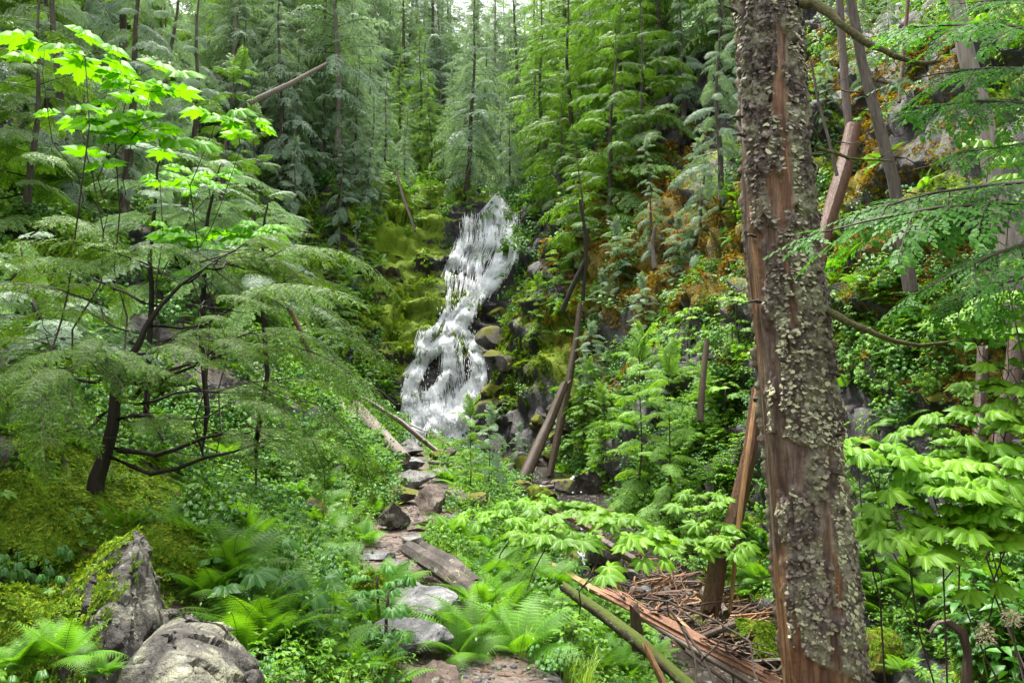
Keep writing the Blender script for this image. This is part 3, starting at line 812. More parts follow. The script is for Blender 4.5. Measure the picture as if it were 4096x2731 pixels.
# candidate spots: ground faces with area, normal and picture position
fq = TQ; A = TP[fq[:, 0]]; B = TP[fq[:, 1]]; C_ = TP[fq[:, 2]]; D_ = TP[fq[:, 3]]
FC = (A + B + C_ + D_) / 4
cr_ = np.cross(C_ - A, D_ - B); FA = np.linalg.norm(cr_, axis=1) / 2; FN = cr_ / (FA[:, None] * 2 + 1e-9)
FN *= np.sign(FN[:, 2:3] + 1e-9)
FPX = PX[fq].mean(1); FPY = PY[fq].mean(1)
vd = FC - np.array(EYE); FD = np.linalg.norm(vd, axis=1)
INF = (FPX > -90) & (FPX < 1114) & (FPY > -70) & (FPY < 800) & (FC[:, 1] > 1.5)
fpath = TA['path'][fq].mean(1); fstr = TA['stream'][fq].mean(1); frk = TA['rk'][fq].mean(1); fmoss = TA['moss'][fq].mean(1)
FACE = np.clip(-(vd / FD[:, None] * FN).sum(1), 0, 1)
def zone(*a):
    r = np.zeros(len(FPX))
    for (cx, cy_, rx, ry, s) in a: r = np.maximum(r, s * np.exp(-(((FPX - cx) / rx) ** 2 + ((FPY - cy_) / ry) ** 2) ** 2))
    return r
def pick(wt, dens, seed):
    """random spots; dens = pieces per square metre"""
    rg = np.random.default_rng(seed); lam = wt * dens * FA * INF
    k = rg.poisson(np.clip(lam, 0, 50)); idx = np.repeat(np.arange(len(lam)), k); n = len(idx)
    u = rg.random((n, 2)); q = fq[idx]
    P = (TP[q[:, 0]] * ((1 - u[:, 0]) * (1 - u[:, 1]))[:, None] + TP[q[:, 1]] * (u[:, 0] * (1 - u[:, 1]))[:, None] + TP[q[:, 2]] * (u[:, 0] * u[:, 1])[:, None] + TP[q[:, 3]] * ((1 - u[:, 0]) * u[:, 1])[:, None])
    return P, FN[idx], FD[idx], idx
# ------------------------------------------------------------------ labels
MARKS = [(445, 300, 'beside the upper waterfall'), (430, 430, 'by the foot of the waterfall'), (400, 610, 'beside the grey slab on the footpath'),
         (440, 520, 'by the footpath rocks'), (60, 600, 'by the pointed left boulder'), (210, 640, 'behind the pale rounded boulder'), (560, 560, 'at the creek edge'), (700, 630, 'in the driftwood jam'),
         (640, 480, 'on the bank right of the creek'), (640, 280, 'on the brown mossy right cliff'), (930, 400, 'right of the dead trunk'), (930, 590, 'low on the bank right of the dead trunk'), (920, 120, 'high on the cliff right of the dead trunk'),
         (780, 600, 'just left of the dead trunk foot'), (120, 400, 'around the crooked hemlock'), (110, 130, 'high on the left slope'), (270, 560, 'on the bank left of the footpath'), (300, 350, 'on the left slope'),
         (330, 100, 'on the hillside above the left slope'), (500, 80, 'in the gap above the waterfall'), (650, 80, 'high on the right slope')]
SHORT = {'beside the grey slab on the footpath': 'beside the grey slab', 'behind the pale rounded boulder': 'behind the pale boulder', 'on the bank right of the creek': 'right of the creek', 'on the brown mossy right cliff': 'on the brown mossy cliff', 'low on the bank right of the dead trunk': 'low at the right bank', 'high on the cliff right of the dead trunk': 'high on the right cliff', 'on the bank left of the footpath': 'left of the footpath', 'on the hillside above the left slope': 'on the upper left hillside', 'in the gap above the waterfall': 'above the waterfall'}
MARKS = [(a, b, SHORT.get(c, c)) for a, b, c in MARKS]
def where(px, py):
    return min(MARKS, key=lambda m: (m[0] - px) ** 2 + (1.3 * (m[1] - py)) ** 2)[2]
LAB = []
def L_(o, base, cat, group=None, spot=True, px=None):
    """label with the nearest landmark; look-alikes are told apart by their order from the left at the end"""
    if px is None: px = to_px(o.matrix_basis.translation)
    s = base + (' ' + where(*px) if spot else '')
    tag(o, s, cat, group); LAB.append((o, s, px)); return o
ORD = ['leftmost', 'second', 'third', 'fourth', 'fifth', 'sixth', 'seventh', 'eighth', 'ninth', 'tenth', 'eleventh', 'twelfth', 'thirteenth', 'fourteenth', 'fifteenth', 'sixteenth', 'seventeenth', 'eighteenth', 'nineteenth', 'twentieth']
def finish_labels():
    d = {}
    for o, s, px in LAB: d.setdefault(s, []).append((px[0], o))
    for s, l in d.items():
        if len(l) < 2: continue
        l.sort(key=lambda t: t[0])
        for i, (x, o) in enumerate(l):
            if i == 0: o['label'] = 'leftmost ' + s
            elif i == len(l) - 1: o['label'] = 'rightmost ' + s
            elif i < 20: o['label'] = ORD[i] + ' from left, ' + s
            else: o['label'] = str(i + 1) + 'th from left, ' + s
def two(name, meshes, loc, rot=(0, 0, 0), s=1): return inst(name, meshes, loc, rot, s)
def smooth_edges(me, a=32):
    me.polygons.foreach_set('use_smooth', np.ones(len(me.polygons), bool)); me.set_sharp_from_angle(angle=R(a)); return me
def single(name, mb, mats, origin=None, smooth=True):
    """one-mesh thing with its origin at its base"""
    V = np.concatenate(mb.v); o0 = Vector(V.mean(0)) if origin is None else Vector(origin)
    mb.v = [v - np.array(o0) for v in mb.v]
    o = mb.build(name, mats); o.location = o0
    if smooth: smooth_edges(o.data)
    return o

# ------------------------------------------------------------------ rocks
def stone(px, py, wpx, hpx, mat, base, seed, Y=None, dpt=.8, cuts=14, rot=0., sub=4, flat=None, rough=.05, lift=0., tilt=(0, 0), name='rock'):
    h, n = hit(px, py + hpx * .45); Y = Y or (h.y if h else 10); c = at(px, py, Y)
    k = Y / F; sx = wpx * k / 2; sz = hpx * k / 2
    mb = rock(seed, sx, sx * dpt, sz, cuts, sub, rough, flat)
    me = mb.mesh(name, [mat]); smooth_edges(me)
    o = bpy.data.objects.new(name, me); COL.objects.link(o); o.location = c + Vector((0, sx * dpt * .3, lift)); o.rotation_euler = (tilt[0], tilt[1], rot)
    L_(o, base, 'rock', None, True, (px, py)); return o

# the two near boulders on the left
def near_boulder(pts, back, mat, label, seed, rough):
    P = [at(*p) for p in pts]; P += [p + Vector((p.x * .1, back, -.05)) for p in P]
    mb, c = hull_rock(P, seed, rough); o = bpy.data.objects.new('boulder', mb.mesh('boulder', [mat])); COL.objects.link(o); o.location = c; smooth_edges(o.data, 40); L_(o, label, 'rock', None, False)
near_boulder([(134, 536, 3.1), (140, 545, 3.1), (150, 582, 3.1), (166, 640, 3.05), (170, 720, 3.), (104, 556, 3.1), (78, 590, 3.05), (50, 640, 3.), (34, 720, 2.95), (60, 606, 3.05), (122, 598, 2.85), (104, 612, 2.8), (128, 640, 2.75), (90, 720, 2.65), (150, 720, 2.7)], .35, M_rockl, 'big pointed lichen-spotted boulder with mossy left shoulder', 5, .02)
near_boulder([(161, 633, 2.6), (176, 637, 2.55), (200, 646, 2.5), (225, 662, 2.5), (246, 690, 2.5), (254, 740, 2.5), (135, 652, 2.55), (118, 676, 2.5), (106, 740, 2.45), (180, 676, 2.3), (150, 740, 2.25), (215, 740, 2.25)], .4, M_rockp, 'pale rounded lichen boulder at the lower left edge', 8, .014)
stone(12, 530, 100, 80, M_rockm, 'low mound of rock thick with yellow-green moss', 12, Y=4.3, dpt=.8, cuts=8, sub=5, rough=.06, name='boulder')
stone(5, 655, 80, 110, M_rockm, 'mossy stone half hidden under a fern', 14, Y=3.3, dpt=.8, cuts=10, sub=4, name='boulder')
stone(170, 570, 95, 60, M_rockm, 'dark mossy stone behind the pointed boulder', 15, Y=4.6, cuts=12)
# along the footpath
SL = [(405, 600, 78, 50, M_slab, 'wet pale grey slate slab, upper half of the footpath step', 21, .9, 6, [((0, -.45, 1), .25), ((0, .3, -1), .3)]),
      (411, 634, 66, 50, M_slab, 'wet pale grey slate slab, lower half of the footpath step', 22, .7, 7, [((.1, -.6, 1), .3), ((0, .3, -1), .3)]),
      (375, 554, 40, 12, M_slab, 'thin flat wet stone lying on the footpath', 23, .8, 6, [((0, 0, 1), .3)]),
      (390, 570, 36, 22, M_rockg, 'tilted grey stone', 24, .8, 9, [((-.2, -.3, 1), .4)]),
      (392, 515, 26, 34, M_rockd, 'dark upright boulder in the grass', 25, .9, 12, None),
      (397, 494, 36, 22, M_rockd, 'dark flat-topped stone', 26, .9, 12, None),
      (431, 499, 34, 34, M_rockr, 'reddish-brown angular boulder', 27, .8, 14, None),
      (456, 498, 26, 16, M_rockr, 'narrow brown slanting stone', 28, .8, 10, None),
      (452, 524, 21, 22, M_rockg, 'squarish grey boulder', 29, .9, 9, None),
      (424, 520, 24, 15, M_rockr, 'smooth tan stone', 30, .8, 6, None),
      (418, 527, 16, 8, M_rockr, 'small orange-tan stone', 31, .8, 6, None),
      (416, 538, 36, 18, M_rockg, 'broad grey stone', 32, .8, 12, [((0, -.3, 1), .35)]),
      (443, 539, 28, 17, M_rockg, 'wedge of grey stone', 33, .8, 12, [((.3, -.3, 1), .35)]),
      (408, 462, 26, 16, M_slab, 'flat pale stone', 34, .8, 8, [((0, -.2, 1), .35)]),
      (414, 478, 38, 24, M_rockg, 'large flat grey stone', 35, .8, 10, [((0, -.4, 1), .35)]),
      (444, 472, 26, 15, M_rockg, 'slanting grey slab', 36, .8, 10, [((0, -.3, 1), .3)]),
      (476, 503, 32, 20, M_rockd, 'dark low stone', 37, .8, 12, None),
      (438, 678, 54, 34, M_rockr, 'wet brown rock with a raised tip', 38, .8, 12, None),
      (481, 680, 20, 10, M_rockg, 'small wet stone', 39, .8, 9, None),
      (402, 667, 18, 12, M_rockr, 'little brown stone', 40, .8, 9, None),
      (366, 604, 40, 54, M_rockd, 'tall dark boulder with a yellow moss cap', 41, .9, 12, None),
      (328, 594, 20, 18, M_rockg, 'small grey stone among leaves', 42, .9, 12, None),
      (306, 590, 14, 14, M_rockr, 'small brown stone among leaves', 43, .9, 12, None),
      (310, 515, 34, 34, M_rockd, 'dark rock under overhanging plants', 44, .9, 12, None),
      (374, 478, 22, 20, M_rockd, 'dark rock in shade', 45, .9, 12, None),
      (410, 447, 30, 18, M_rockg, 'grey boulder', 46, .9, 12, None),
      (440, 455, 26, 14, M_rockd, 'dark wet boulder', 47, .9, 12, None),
      (468, 462, 26, 14, M_rockd, 'wet boulder in the spray', 48, .9, 12, None),
      (750, 632, 32, 32, M_rockm, 'bright mossy boulder', 51, .9, 9, None),
      (768, 648, 26, 34, M_rockm, 'mossy rock against the trunk foot', 52, .9, 9, None),
      (699, 622, 28, 24, M_rockd, 'dark grey wet block', 53, .9, 12, None),
      (877, 648, 48, 44, M_rockm, 'square boulder with golden moss top', 54, .9, 8, [((0, 0, 1), .5)]),
      (897, 640, 14, 14, M_rockg, 'small grey stone at the mossy boulder', 55, .9, 9, None),
      (541, 496, 34, 22, M_rockm, 'brown mossy boulder under the little cascade', 56, .9, 9, None),
      (541, 507, 22, 16, M_rockm, 'small moss-topped boulder', 57, .9, 9, None),
      (520, 490, 26, 16, M_rockd, 'wet dark stone', 58, .9, 9, None),
      (566, 486, 24, 20, M_rockd, 'wet dark rock', 59, .9, 9, None),
      (590, 482, 26, 26, M_rockd, 'dark rock', 60, .9, 9, None),
      (600, 556, 40, 30, M_rockd, 'dark rock face behind the little cascade', 61, .9, 12, None),
      (570, 560, 30, 24, M_rockd, 'wet rock splitting the creek', 62, .9, 12, None)]
for (px, py, w_, h_, mt, lab, sd_, dp, cu, fl) in SL: stone(px, py, w_, h_, mt, lab, sd_, None, dp, cu + 6, rnd.uniform(-.5, .5), 4, fl, .085, -.02, (rnd.uniform(-.12, .12), rnd.uniform(-.15, .15)))
# the long rock beam beside the path
o = single('rock', log_mb([at(410, 549, 7.3), at(446, 571, 6.6), at(480, 597, 6.1)], [.085, .095, .075], 77, 7, .12, 6, .9, .3), [M_rockn]); L_(o, 'long dark squared rock beam lying beside the footpath', 'rock', None, False)
o = single('rock', log_mb([at(424, 546, 7.5), at(452, 561, 6.9), at(476, 580, 6.4)], [.05, .06, .04], 78, 7, .1, 5, .8, .4), [M_rockn]); L_(o, 'second long dark rock behind the rock beam', 'rock', None, False)
re_ = random.Random(19)
for i in range(44):                                   # small stones trodden into the footpath
    y = re_.uniform(4.6, 18) if i > 14 else re_.uniform(4.6, 8); g = ground(float(I(y, PATHX)) + re_.gauss(0, .3), y); q = to_px(g); s_ = re_.uniform(.05, .16) * F / y
    stone(q[0], q[1], s_, s_ * re_.uniform(.35, .6), re_.choice([M_rockg, M_rockr, M_rockn, M_rockd, M_slab]), re_.choice(['small grey stone', 'small brown stone', 'flat trodden stone', 'dark little stone']) + ' in the footpath', 500 + i, y, .9, 12, re_.uniform(0, 3), 3, None, .07, -.01)['group'] = 'small stones trodden into the footpath'
rc = random.Random(91)
for i in range(46):                                   # cobbles of the creek bed
    px = rc.choice([rc.uniform(600, 740), rc.uniform(640, 780), rc.uniform(500, 600)]); 
    py = 560 + (px - 600) * .35 + rc.uniform(-8, 60) if px > 600 else rc.uniform(478, 500)
    s_ = rc.uniform(5, 15) * (1 if px > 600 else .7)
    stone(px, py, s_, s_ * rc.uniform(.5, .8), rc.choice([M_rockg, M_rockr, M_slab, M_rockd]), rc.choice(['rounded cobble', 'pale angular cobble', 'flat wet cobble', 'small dull cobble']), 100 + i, None, .9, 10, rc.uniform(0, 3), 2, name='cobble')['group'] = 'loose cobbles in the creek bed'
for i in range(20):                                   # blocks on the falls' right side and the cliff foot
    px, py = rc.choice([(rc.uniform(490, 590), rc.uniform(400, 470)), (rc.uniform(860, 960), rc.uniform(400, 470)), (rc.uniform(480, 520), rc.uniform(310, 420))])
    s_ = rc.uniform(12, 34); stone(px, py, s_, s_ * .7, rc.choice([M_rockd, M_rockg, M_rockm]), rc.choice(['angular cliff block', 'broken block of cliff rock']), 200 + i, None, .9, 14, rc.uniform(0, 3), 3, name='rock')

# ------------------------------------------------------------------ waterfall and creek
def water_mat(name, foam):
    m, nt, out = new_mat(name); tc = N(nt, 'ShaderNodeTexCoord').outputs['Object']
    if foam:
        c = mixc(nt, attr(nt, 'v'), (.8, .84, .9), (.97, .98, .98))
        p = N(nt, 'ShaderNodeBsdfPrincipled', {'Base Color': c, 'Roughness': .3, 'Specular IOR Level': .6})
        t = N(nt, 'ShaderNodeBsdfTranslucent', {'Color': (.93, .95, .98, 1)})
        o_ = N(nt, 'ShaderNodeMixShader', {0: .5, 1: p.outputs[0], 2: t.outputs[0]}).outputs[0]
    else:
        mp = N(nt, 'ShaderNodeMapping', {'Vector': tc, 'Scale': (3, 1, 1)}).outputs[0]
        n1 = noise(nt, 4, 6, mp, .65, .5)
        f = ramp(nt, n1, [(.6, (0, 0, 0)), (.7, (1, 1, 1))])
        c = mixc(nt, f, (.022, .017, .01), (.45, .5, .52))
        b = N(nt, 'ShaderNodeBump', {'Height': noise(nt, 9, 5, mp, .6, .4), 'Strength': 1., 'Distance': .12})
        p = N(nt, 'ShaderNodeBsdfPrincipled', {'Base Color': c, 'Roughness': mixc(nt, f, (.06, .06, .06), (.5, .5, .5)), 'Specular IOR Level': .6, 'Normal': b.outputs[0]}); o_ = p.outputs[0]
    nt.links.new(o_, out.inputs[0]); return m
M_foam = water_mat('falling_water', True); M_water = water_mat('creek_water', False)
def cp(u, v): return 375 + u / 5.228, 175 + v / 5.228
# channels: (points (u, v, half width), how many streaks)
CH = [([(680, 90, 10), (640, 130, 30), (650, 190, 50)], 260),
      ([(690, 200, 50), (700, 300, 45), (690, 400, 50), (650, 490, 50), (600, 570, 42), (540, 640, 38), (490, 690, 45), (450, 740, 60)], 1700),
      ([(560, 200, 90), (560, 330, 110), (500, 450, 95), (480, 560, 70)], 450),
      ([(470, 290, 20), (450, 370, 22), (400, 450, 22), (390, 540, 20)], 130),
      ([(530, 560, 25), (500, 640, 30), (470, 700, 35)], 200),
      ([(390, 600, 10), (385, 700, 14), (340, 780, 14), (290, 830, 14), (255, 920, 18)], 150),
      ([(270, 820, 35), (250, 880, 30)], 60), ([(440, 700, 25), (400, 780, 30)], 160),
      ([(450, 740, 60), (410, 830, 50), (330, 900, 36), (260, 960, 34), (225, 1030, 34), (190, 1100, 34), (190, 1170, 40), (220, 1240, 52), (210, 1310, 50)], 1500),
      ([(180, 1130, 20), (160, 1200, 14), (150, 1260, 12)], 60),
      ([(390, 860, 30), (385, 950, 24), (375, 1040, 22), (350, 1090, 30), (310, 1140, 40), (300, 1220, 45), (290, 1300, 30)], 620),
      ([(450, 830, 12), (450, 950, 7), (465, 1050, 8)], 50),
      ([(470, 820, 26), (500, 880, 32), (530, 950, 32), (545, 1020, 32), (530, 1080, 40), (480, 1150, 42), (455, 1220, 48), (460, 1320, 50), (445, 1420, 48), (450, 1470, 40)], 1700),
      ([(350, 1150, 40), (370, 1250, 60), (370, 1350, 60), (390, 1440, 50)], 800), ([(400, 930, 60), (400, 1050, 60), (410, 1150, 60)], 150), ([(255, 1100, 60), (260, 1300, 70), (280, 1420, 80)], 220),
      ([(170, 1330, 40), (140, 1370, 40), (130, 1400, 20)], 130)]
wf = MB(); rw = random.Random(4)
_vg = np.random.default_rng(3).random((512, 512))
def vn1(a, b):
    i, j = int(math.floor(a)), int(math.floor(b)); f, g = a - i, b - j; f = f * f * (3 - 2 * f); g = g * g * (3 - 2 * g); q = lambda m, n: _vg[m % 512, n % 512]
    return (q(i, j) * (1 - f) + q(i + 1, j) * f) * (1 - g) + (q(i, j + 1) * (1 - f) + q(i + 1, j + 1) * f) * g
def streak(px, py, dx, ln, wd, v):
    P = []; last = None; x, y = px, py; off = rw.uniform(.02, .3); n = max(2, int(ln / 4) + 1)
    for k in range(n):
        h, nn = hit(x, y)
        if h is None or (last is not None and (h - last).length > 1.3): break
        P.append(h + Vector((0, -off, off * .35 + rw.uniform(0, .05)))); last = h
        x += dx * 4 + rw.uniform(-.5, .5); y += 4
    if len(P) < 2: return
    k = P[0].y / F * wd; V = []; m = len(P) - 1
    for i, p in enumerate(P):
        e = k * (math.sin(PI * (.12 + .8 * i / m)) * .5 + .12); s = Vector((1, rw.uniform(-.5, .5), 0)) * e
        V += [tuple(p - s), tuple(p + Vector((0, -e * .7, 0))), tuple(p + s)]
    Q = []
    for i in range(m): a = 3 * i; Q += [(a, a + 1, a + 4, a + 3), (a + 1, a + 2, a + 5, a + 4)]
    wf.add(V, Q, None, 0, v)
for pts, cnt in CH:
    seg = [math.dist(a[:2], b[:2]) * (a[2] + b[2]) for a, b in zip(pts, pts[1:])]; tot = sum(seg)
    for i in range(int(cnt * 6)):
        r_ = rw.uniform(0, tot); j = 0
        while j < len(seg) - 1 and r_ > seg[j]: r_ -= seg[j]; j += 1
        t = r_ / seg[j]; a, b = pts[j], pts[j + 1]
        hw_ = a[2] + (b[2] - a[2]) * t; g = rw.uniform(-1, 1); g = g * (1.25 if rw.random() < .2 else 1.)
        u = a[0] + (b[0] - a[0]) * t + g * hw_; v = a[1] + (b[1] - a[1]) * t
        x, y = cp(u, v)
        st_ = vn1(x * .42, y * .035) * .6 + vn1(x * .16 + 50, y * .12) * .4; veil = i % 4 == 0
        if not veil and st_ < (.46 if cnt > 1000 else .52) + .13 * abs(g): continue
        dx = (b[0] - a[0]) / max(20, (b[1] - a[1])) * .8
        streak(x, y, dx, rw.choice([5, 8, 12, 18]) * rw.uniform(.8, 1.2), rw.uniform(.2, .5) if veil else rw.uniform(.2, .75), min(1, max(0, rw.gauss(.75, .25))))
        if i % 9 == 0:                                # flying drops
            h, nn = hit(x + rw.gauss(0, 3), y + rw.gauss(0, 3))
            if h: diamond(wf, h + Vector((0, -rw.uniform(.1, .5), rw.uniform(0, .3))), Vector((rw.uniform(-.3, .3), 0, -1)), Vector((rw.uniform(-.5, .5), -1, 0)).normalized(), rw.uniform(.05, .2), rw.uniform(.03, .06), .9)
# little cascades of the creek
for (x0, x1, y0, ln, cnt) in [(517, 545, 490, 9, 90), (568, 586, 480, 14, 70), (568, 584, 556, 12, 80), (604, 618, 568, 8, 40)]:
    for i in range(cnt): streak(rw.uniform(x0, x1), y0 + rw.uniform(-3, 5), rw.uniform(-.4, .4), rw.uniform(4, ln), rw.uniform(.8, 3), rw.uniform(.5, 1))
o = wf.build('waterfall', [M_foam]); tag(o, 'white waterfall splitting into strands over dark mossy rock', kind='structure')
cw = MB(); V = []; ys = np.linspace(4, 29.5, 110)
for i, y in enumerate(ys):
    xs_ = float(I(y, XS)); zz = float(I(y, ZS)) + .0
    for j in range(9):
        t = j / 8 * 2 - 1; V.append((xs_ + t * 1.15, y, zz + .035 + .02 * math.sin(y * 3 + j)))
cw.add(V, [(i * 9 + j, i * 9 + j + 1, (i + 1) * 9 + j + 1, (i + 1) * 9 + j) for i in range(109) for j in range(8)])
o = cw.build('creek', [M_water], smooth=True); tag(o, 'shallow creek of clear brown water with foam', kind='structure')

# ------------------------------------------------------------------ logs, branches, sticks
M_mlog = rock_mat('mossy_log_bark', (.03, .02, .014), (.09, .06, .04), (.2, .15, .1), (.1, .13, .02), .3, 1.6, .35)
def logpx(pts, rpx, mat, name, label, cat, seed, n=12, rough=.08, jag=.3, flat=1., sub=4):
    """a log through (px, py, Y) points, radius in pixels of the photograph at that distance"""
    P = [at(*p) for p in pts]
    rr = [rpx[min(i, len(rpx) - 1)] * p[2] / F for i, p in enumerate(pts)] if hasattr(rpx, '__len__') else [rpx * p[2] / F for p in pts]
    o = single(name, log_mb(P, rr, seed, n, rough, sub, flat, jag), [mat]); L_(o, label, cat, None, False); return o
logpx([(757, 396, 8.3), (750, 450, 8.2), (735, 515, 8.1), (718, 560, 8.0), (712, 600, 7.9)], [6, 7, 8, 8.5, 9], M_red, 'snag', 'reddish leaning broken snag left of the dead trunk', 'dead tree', 1, 16, .08, .6)
logpx([(756, 392, 7.9), (748, 452, 7.8), (741, 505, 7.8), (735, 560, 7.8), (731, 604, 7.8)], [2.5, 3, 3.2, 2.8, 2.2], M_orange, 'split_slab', 'bright orange splinter of wood standing against the reddish snag', 'wood', 2, 8, .15, 1., .6)
logpx([(556, 566, 10.5), (592, 588, 9.7), (632, 607, 9.0)], [4, 5, 5], M_orange, 'split_log', 'fresh orange split log behind the leaves at the creek', 'log', 3, 12, .14, 1.2, .6)
logpx([(624, 601, 8.8), (690, 636, 8.2), (740, 662, 7.8), (800, 694, 7.3)], [7, 8.5, 8.5, 8], M_plank, 'split_log', 'long splintered red plank log crossing the creek', 'log', 4, 18, .3, 1.4, .5)
plank = bpy.data.objects['split_log.001']; pr = random.Random(12)
for k in range(26):                                   # splinters standing off the plank
    t = pr.random(); a_, b__ = at(624, 601, 8.8), at(800, 694, 7.3); p = a_.lerp(b__, t) + Vector((pr.uniform(-.03, .03), pr.uniform(-.05, .02), pr.uniform(.02, .085))) - plank.location
    d = (b__ - a_).normalized() * pr.uniform(.08, .35) * pr.choice([-1, 1]) + Vector((pr.uniform(-.03, .03), pr.uniform(-.05, .05), pr.uniform(0, .07)))
    mb = MB(); tube(mb, wob(p, p + d, 4, .05, 0, pr), [.012, .011, .007, .001], 4); mb.build('splinter', [pr.choice([M_plank, M_orange, M_red, M_brown])], plank)
logpx([(640, 616, 8.6), (700, 652, 8.0), (770, 694, 7.4)], [3.5, 4, 4], M_brown, 'split_log', 'dark underside plank beneath the red plank log', 'log', 5, 10, .16, 1.2, .6)
logpx([(566, 588, 8.6), (606, 616, 8.1), (640, 642, 7.6), (672, 670, 7.2), (700, 696, 6.9)], [5, 6, 7, 6, 8], M_mlog, 'fallen_log', 'thick brown mossy log in front of the creek', 'log', 6, 16, .05, .4)
logpx([(648, 650, 7.0), (668, 692, 6.8)], [3, 4], M_orange, 'split_slab', 'pale splinter beside the thick brown log', 'wood', 7, 8, .15, 1.)
logpx([(635, 614, 8.2), (637, 630, 8.2), (638, 650, 8.2)], [5, 7, 7.5], M_brown, 'stump', 'short square post stump standing in the creek', 'stump', 8, 10, .12, .6)
logpx([(615, 573, 9.8), (616, 596, 9.8)], [3.5, 4], M_orange, 'stump', 'thin upright broken post at the pool', 'stump', 9, 9, .12, .6)
logpx([(704, 593, 9.6), (724, 613, 9.2)], [6, 6], M_brown, 'fallen_log', 'short thick brown log in the jam', 'log', 10, 12, .08, .3)
logpx([(702, 636, 8.5), (733, 624, 8.8)], [3, 3.5], M_brown, 'fallen_log', 'short brown log by the dark wet block', 'log', 11, 9, .08, .3)
logpx([(672, 614, 8.9), (700, 640, 8.3)], [3, 3], M_orange, 'stick', 'yellow-brown stick poking from under the plank log', 'stick', 12, 8, .08, .3)
logpx([(559, 534, 12.5), (600, 540, 12.2), (638, 562, 11.5)], [5, 5, 4], M_brown, 'fallen_log', 'grey brown log behind the big leaves', 'log', 13, 12, .07, .3)
logpx([(551, 508, 14), (580, 522, 13), (602, 536, 12.4)], [3, 3.5, 3], M_red, 'fallen_log', 'reddish log above the grey brown log', 'log', 14, 10, .07, .3)
logpx([(710, 600, 8.2), (714, 570, 8.4)], [2.2, 2.2], M_orange, 'stump', 'thin broken stub by the snag foot', 'stump', 15, 8, .1, .8)
logpx([(564, 385, 24), (550, 420, 23.6), (534, 455, 23), (524, 478, 22.6)], [4.2, 5, 6, 6.5], M_brown, 'leaning_log', 'thick dark log leaning on the rock right of the waterfall', 'log', 16, 14, .045, .5)
logpx([(580, 306, 25), (576, 340, 24.8), (568, 385, 24.4), (560, 425, 24), (550, 475, 23.5)], [2.6, 3, 4, 4, 3.4], M_brown, 'leaning_log', 'long slim log leaning behind the thick dark log', 'log', 17, 12, .045, .5)
logpx([(562, 310, 24), (573, 285, 24), (584, 262, 24)], [2.5, 2.5, 2], M_dbark, 'dead_branch', 'dark bent branch above the slim leaning log', 'branch', 18, 8)
logpx([(324, 398, 17.5), (345, 410, 17.2), (352, 420, 17)], [6, 7, 6], M_pale, 'fallen_log', 'pale grey mossy log end on the left bank', 'log', 19, 12, .1, .3)
logpx([(358, 408, 18), (380, 432, 17), (402, 455, 16)], [6, 6.5, 6], M_pale, 'fallen_log', 'pale log sloping down to the footpath rocks', 'log', 20, 12, .1, .4)
logpx([(366, 399, 19), (402, 422, 18.5), (430, 445, 18), (452, 462, 17.5)], [2, 2.8, 2.6, 2], M_brown, 'fallen_branch', 'long bare branch fallen across the foot of the waterfall', 'branch', 21, 8, .05, .3)
logpx([(400, 420, 19), (432, 434, 18.6), (463, 453, 18)], [.8, .8, .5], M_brown, 'fallen_branch', 'thin arching twig over the fallen branch', 'branch', 22, 5)
logpx([(430, 462, 16), (455, 465, 16), (470, 472, 15.6)], [1.8, 1.8, 1], M_brown, 'fallen_branch', 'short bare branch on the rocks below the waterfall', 'branch', 23, 7)
logpx([(361, 380, 20), (380, 390, 20), (396, 404, 20)], [.8, 1, .7], M_dbark, 'dead_branch', 'thin curved dead branch left of the lower falls', 'branch', 24, 5)
logpx([(251, 102, 26), (290, 84, 26.5), (326, 64, 27)], [3, 2.5, 1.6], M_pale, 'leaning_log', 'thin grey log slanting up on the left hillside', 'log', 25, 9, .05, .4)
logpx([(252, 240, 9), (276, 288, 9), (288, 305, 9), (301, 332, 9), (313, 360, 9)], [2, 2.4, 2.4, 2.6, 2], M_red, 'leaning_log', 'slim reddish trunk leaning across the left slope', 'log', 26, 9, .07, .4)
logpx([(396, 170, 33), (404, 200, 32.5), (415, 230, 32)], [1.2, 1.5, 1.2], M_brown, 'dead_branch', 'thin dead branch hanging above the mossy cliff', 'branch', 27, 5)
logpx([(500, 474, 22), (540, 488, 21), (588, 480, 21)], [1.5, 2.2, 1.8], M_brown, 'fallen_log', 'dark wet log damming the small cascade', 'log', 29, 8)
# the arching rotten root on the right
logpx([(928, 634, 5.6), (936, 622, 5.6), (948, 620, 5.6), (962, 630, 5.6), (967, 650, 5.6), (966, 690, 5.6)], [1.5, 3.5, 3, 4.5, 4, 7], M_brown, 'root', 'arching brown rotten root low at the right', 'root', 30, 9, .42, 1.2)
logpx([(1020, 300, 6.4), (1014, 360, 6.3), (1004, 420, 6.2), (996, 470, 6.1), (990, 520, 6.0)], [7, 8, 9, 9, 10], M_brown, 'snag', 'dark brown snag at the right picture edge', 'dead tree', 31, 12, .08, .4)
logpx([(982, 350, 7.5), (980, 400, 7.4), (977, 455, 7.2)], [5, 6, 6], M_brown, 'snag', 'mossy short snag left of the dark brown snag', 'dead tree', 32, 10, .1, .4)
rs_ = random.Random(33)
KIND = [(M_brown, 'dark brown stick'), (M_red, 'reddish stick'), (M_orange, 'bare orange stick'), (M_dbark, 'thin black stick'), (M_brown, 'grey-brown stick')]
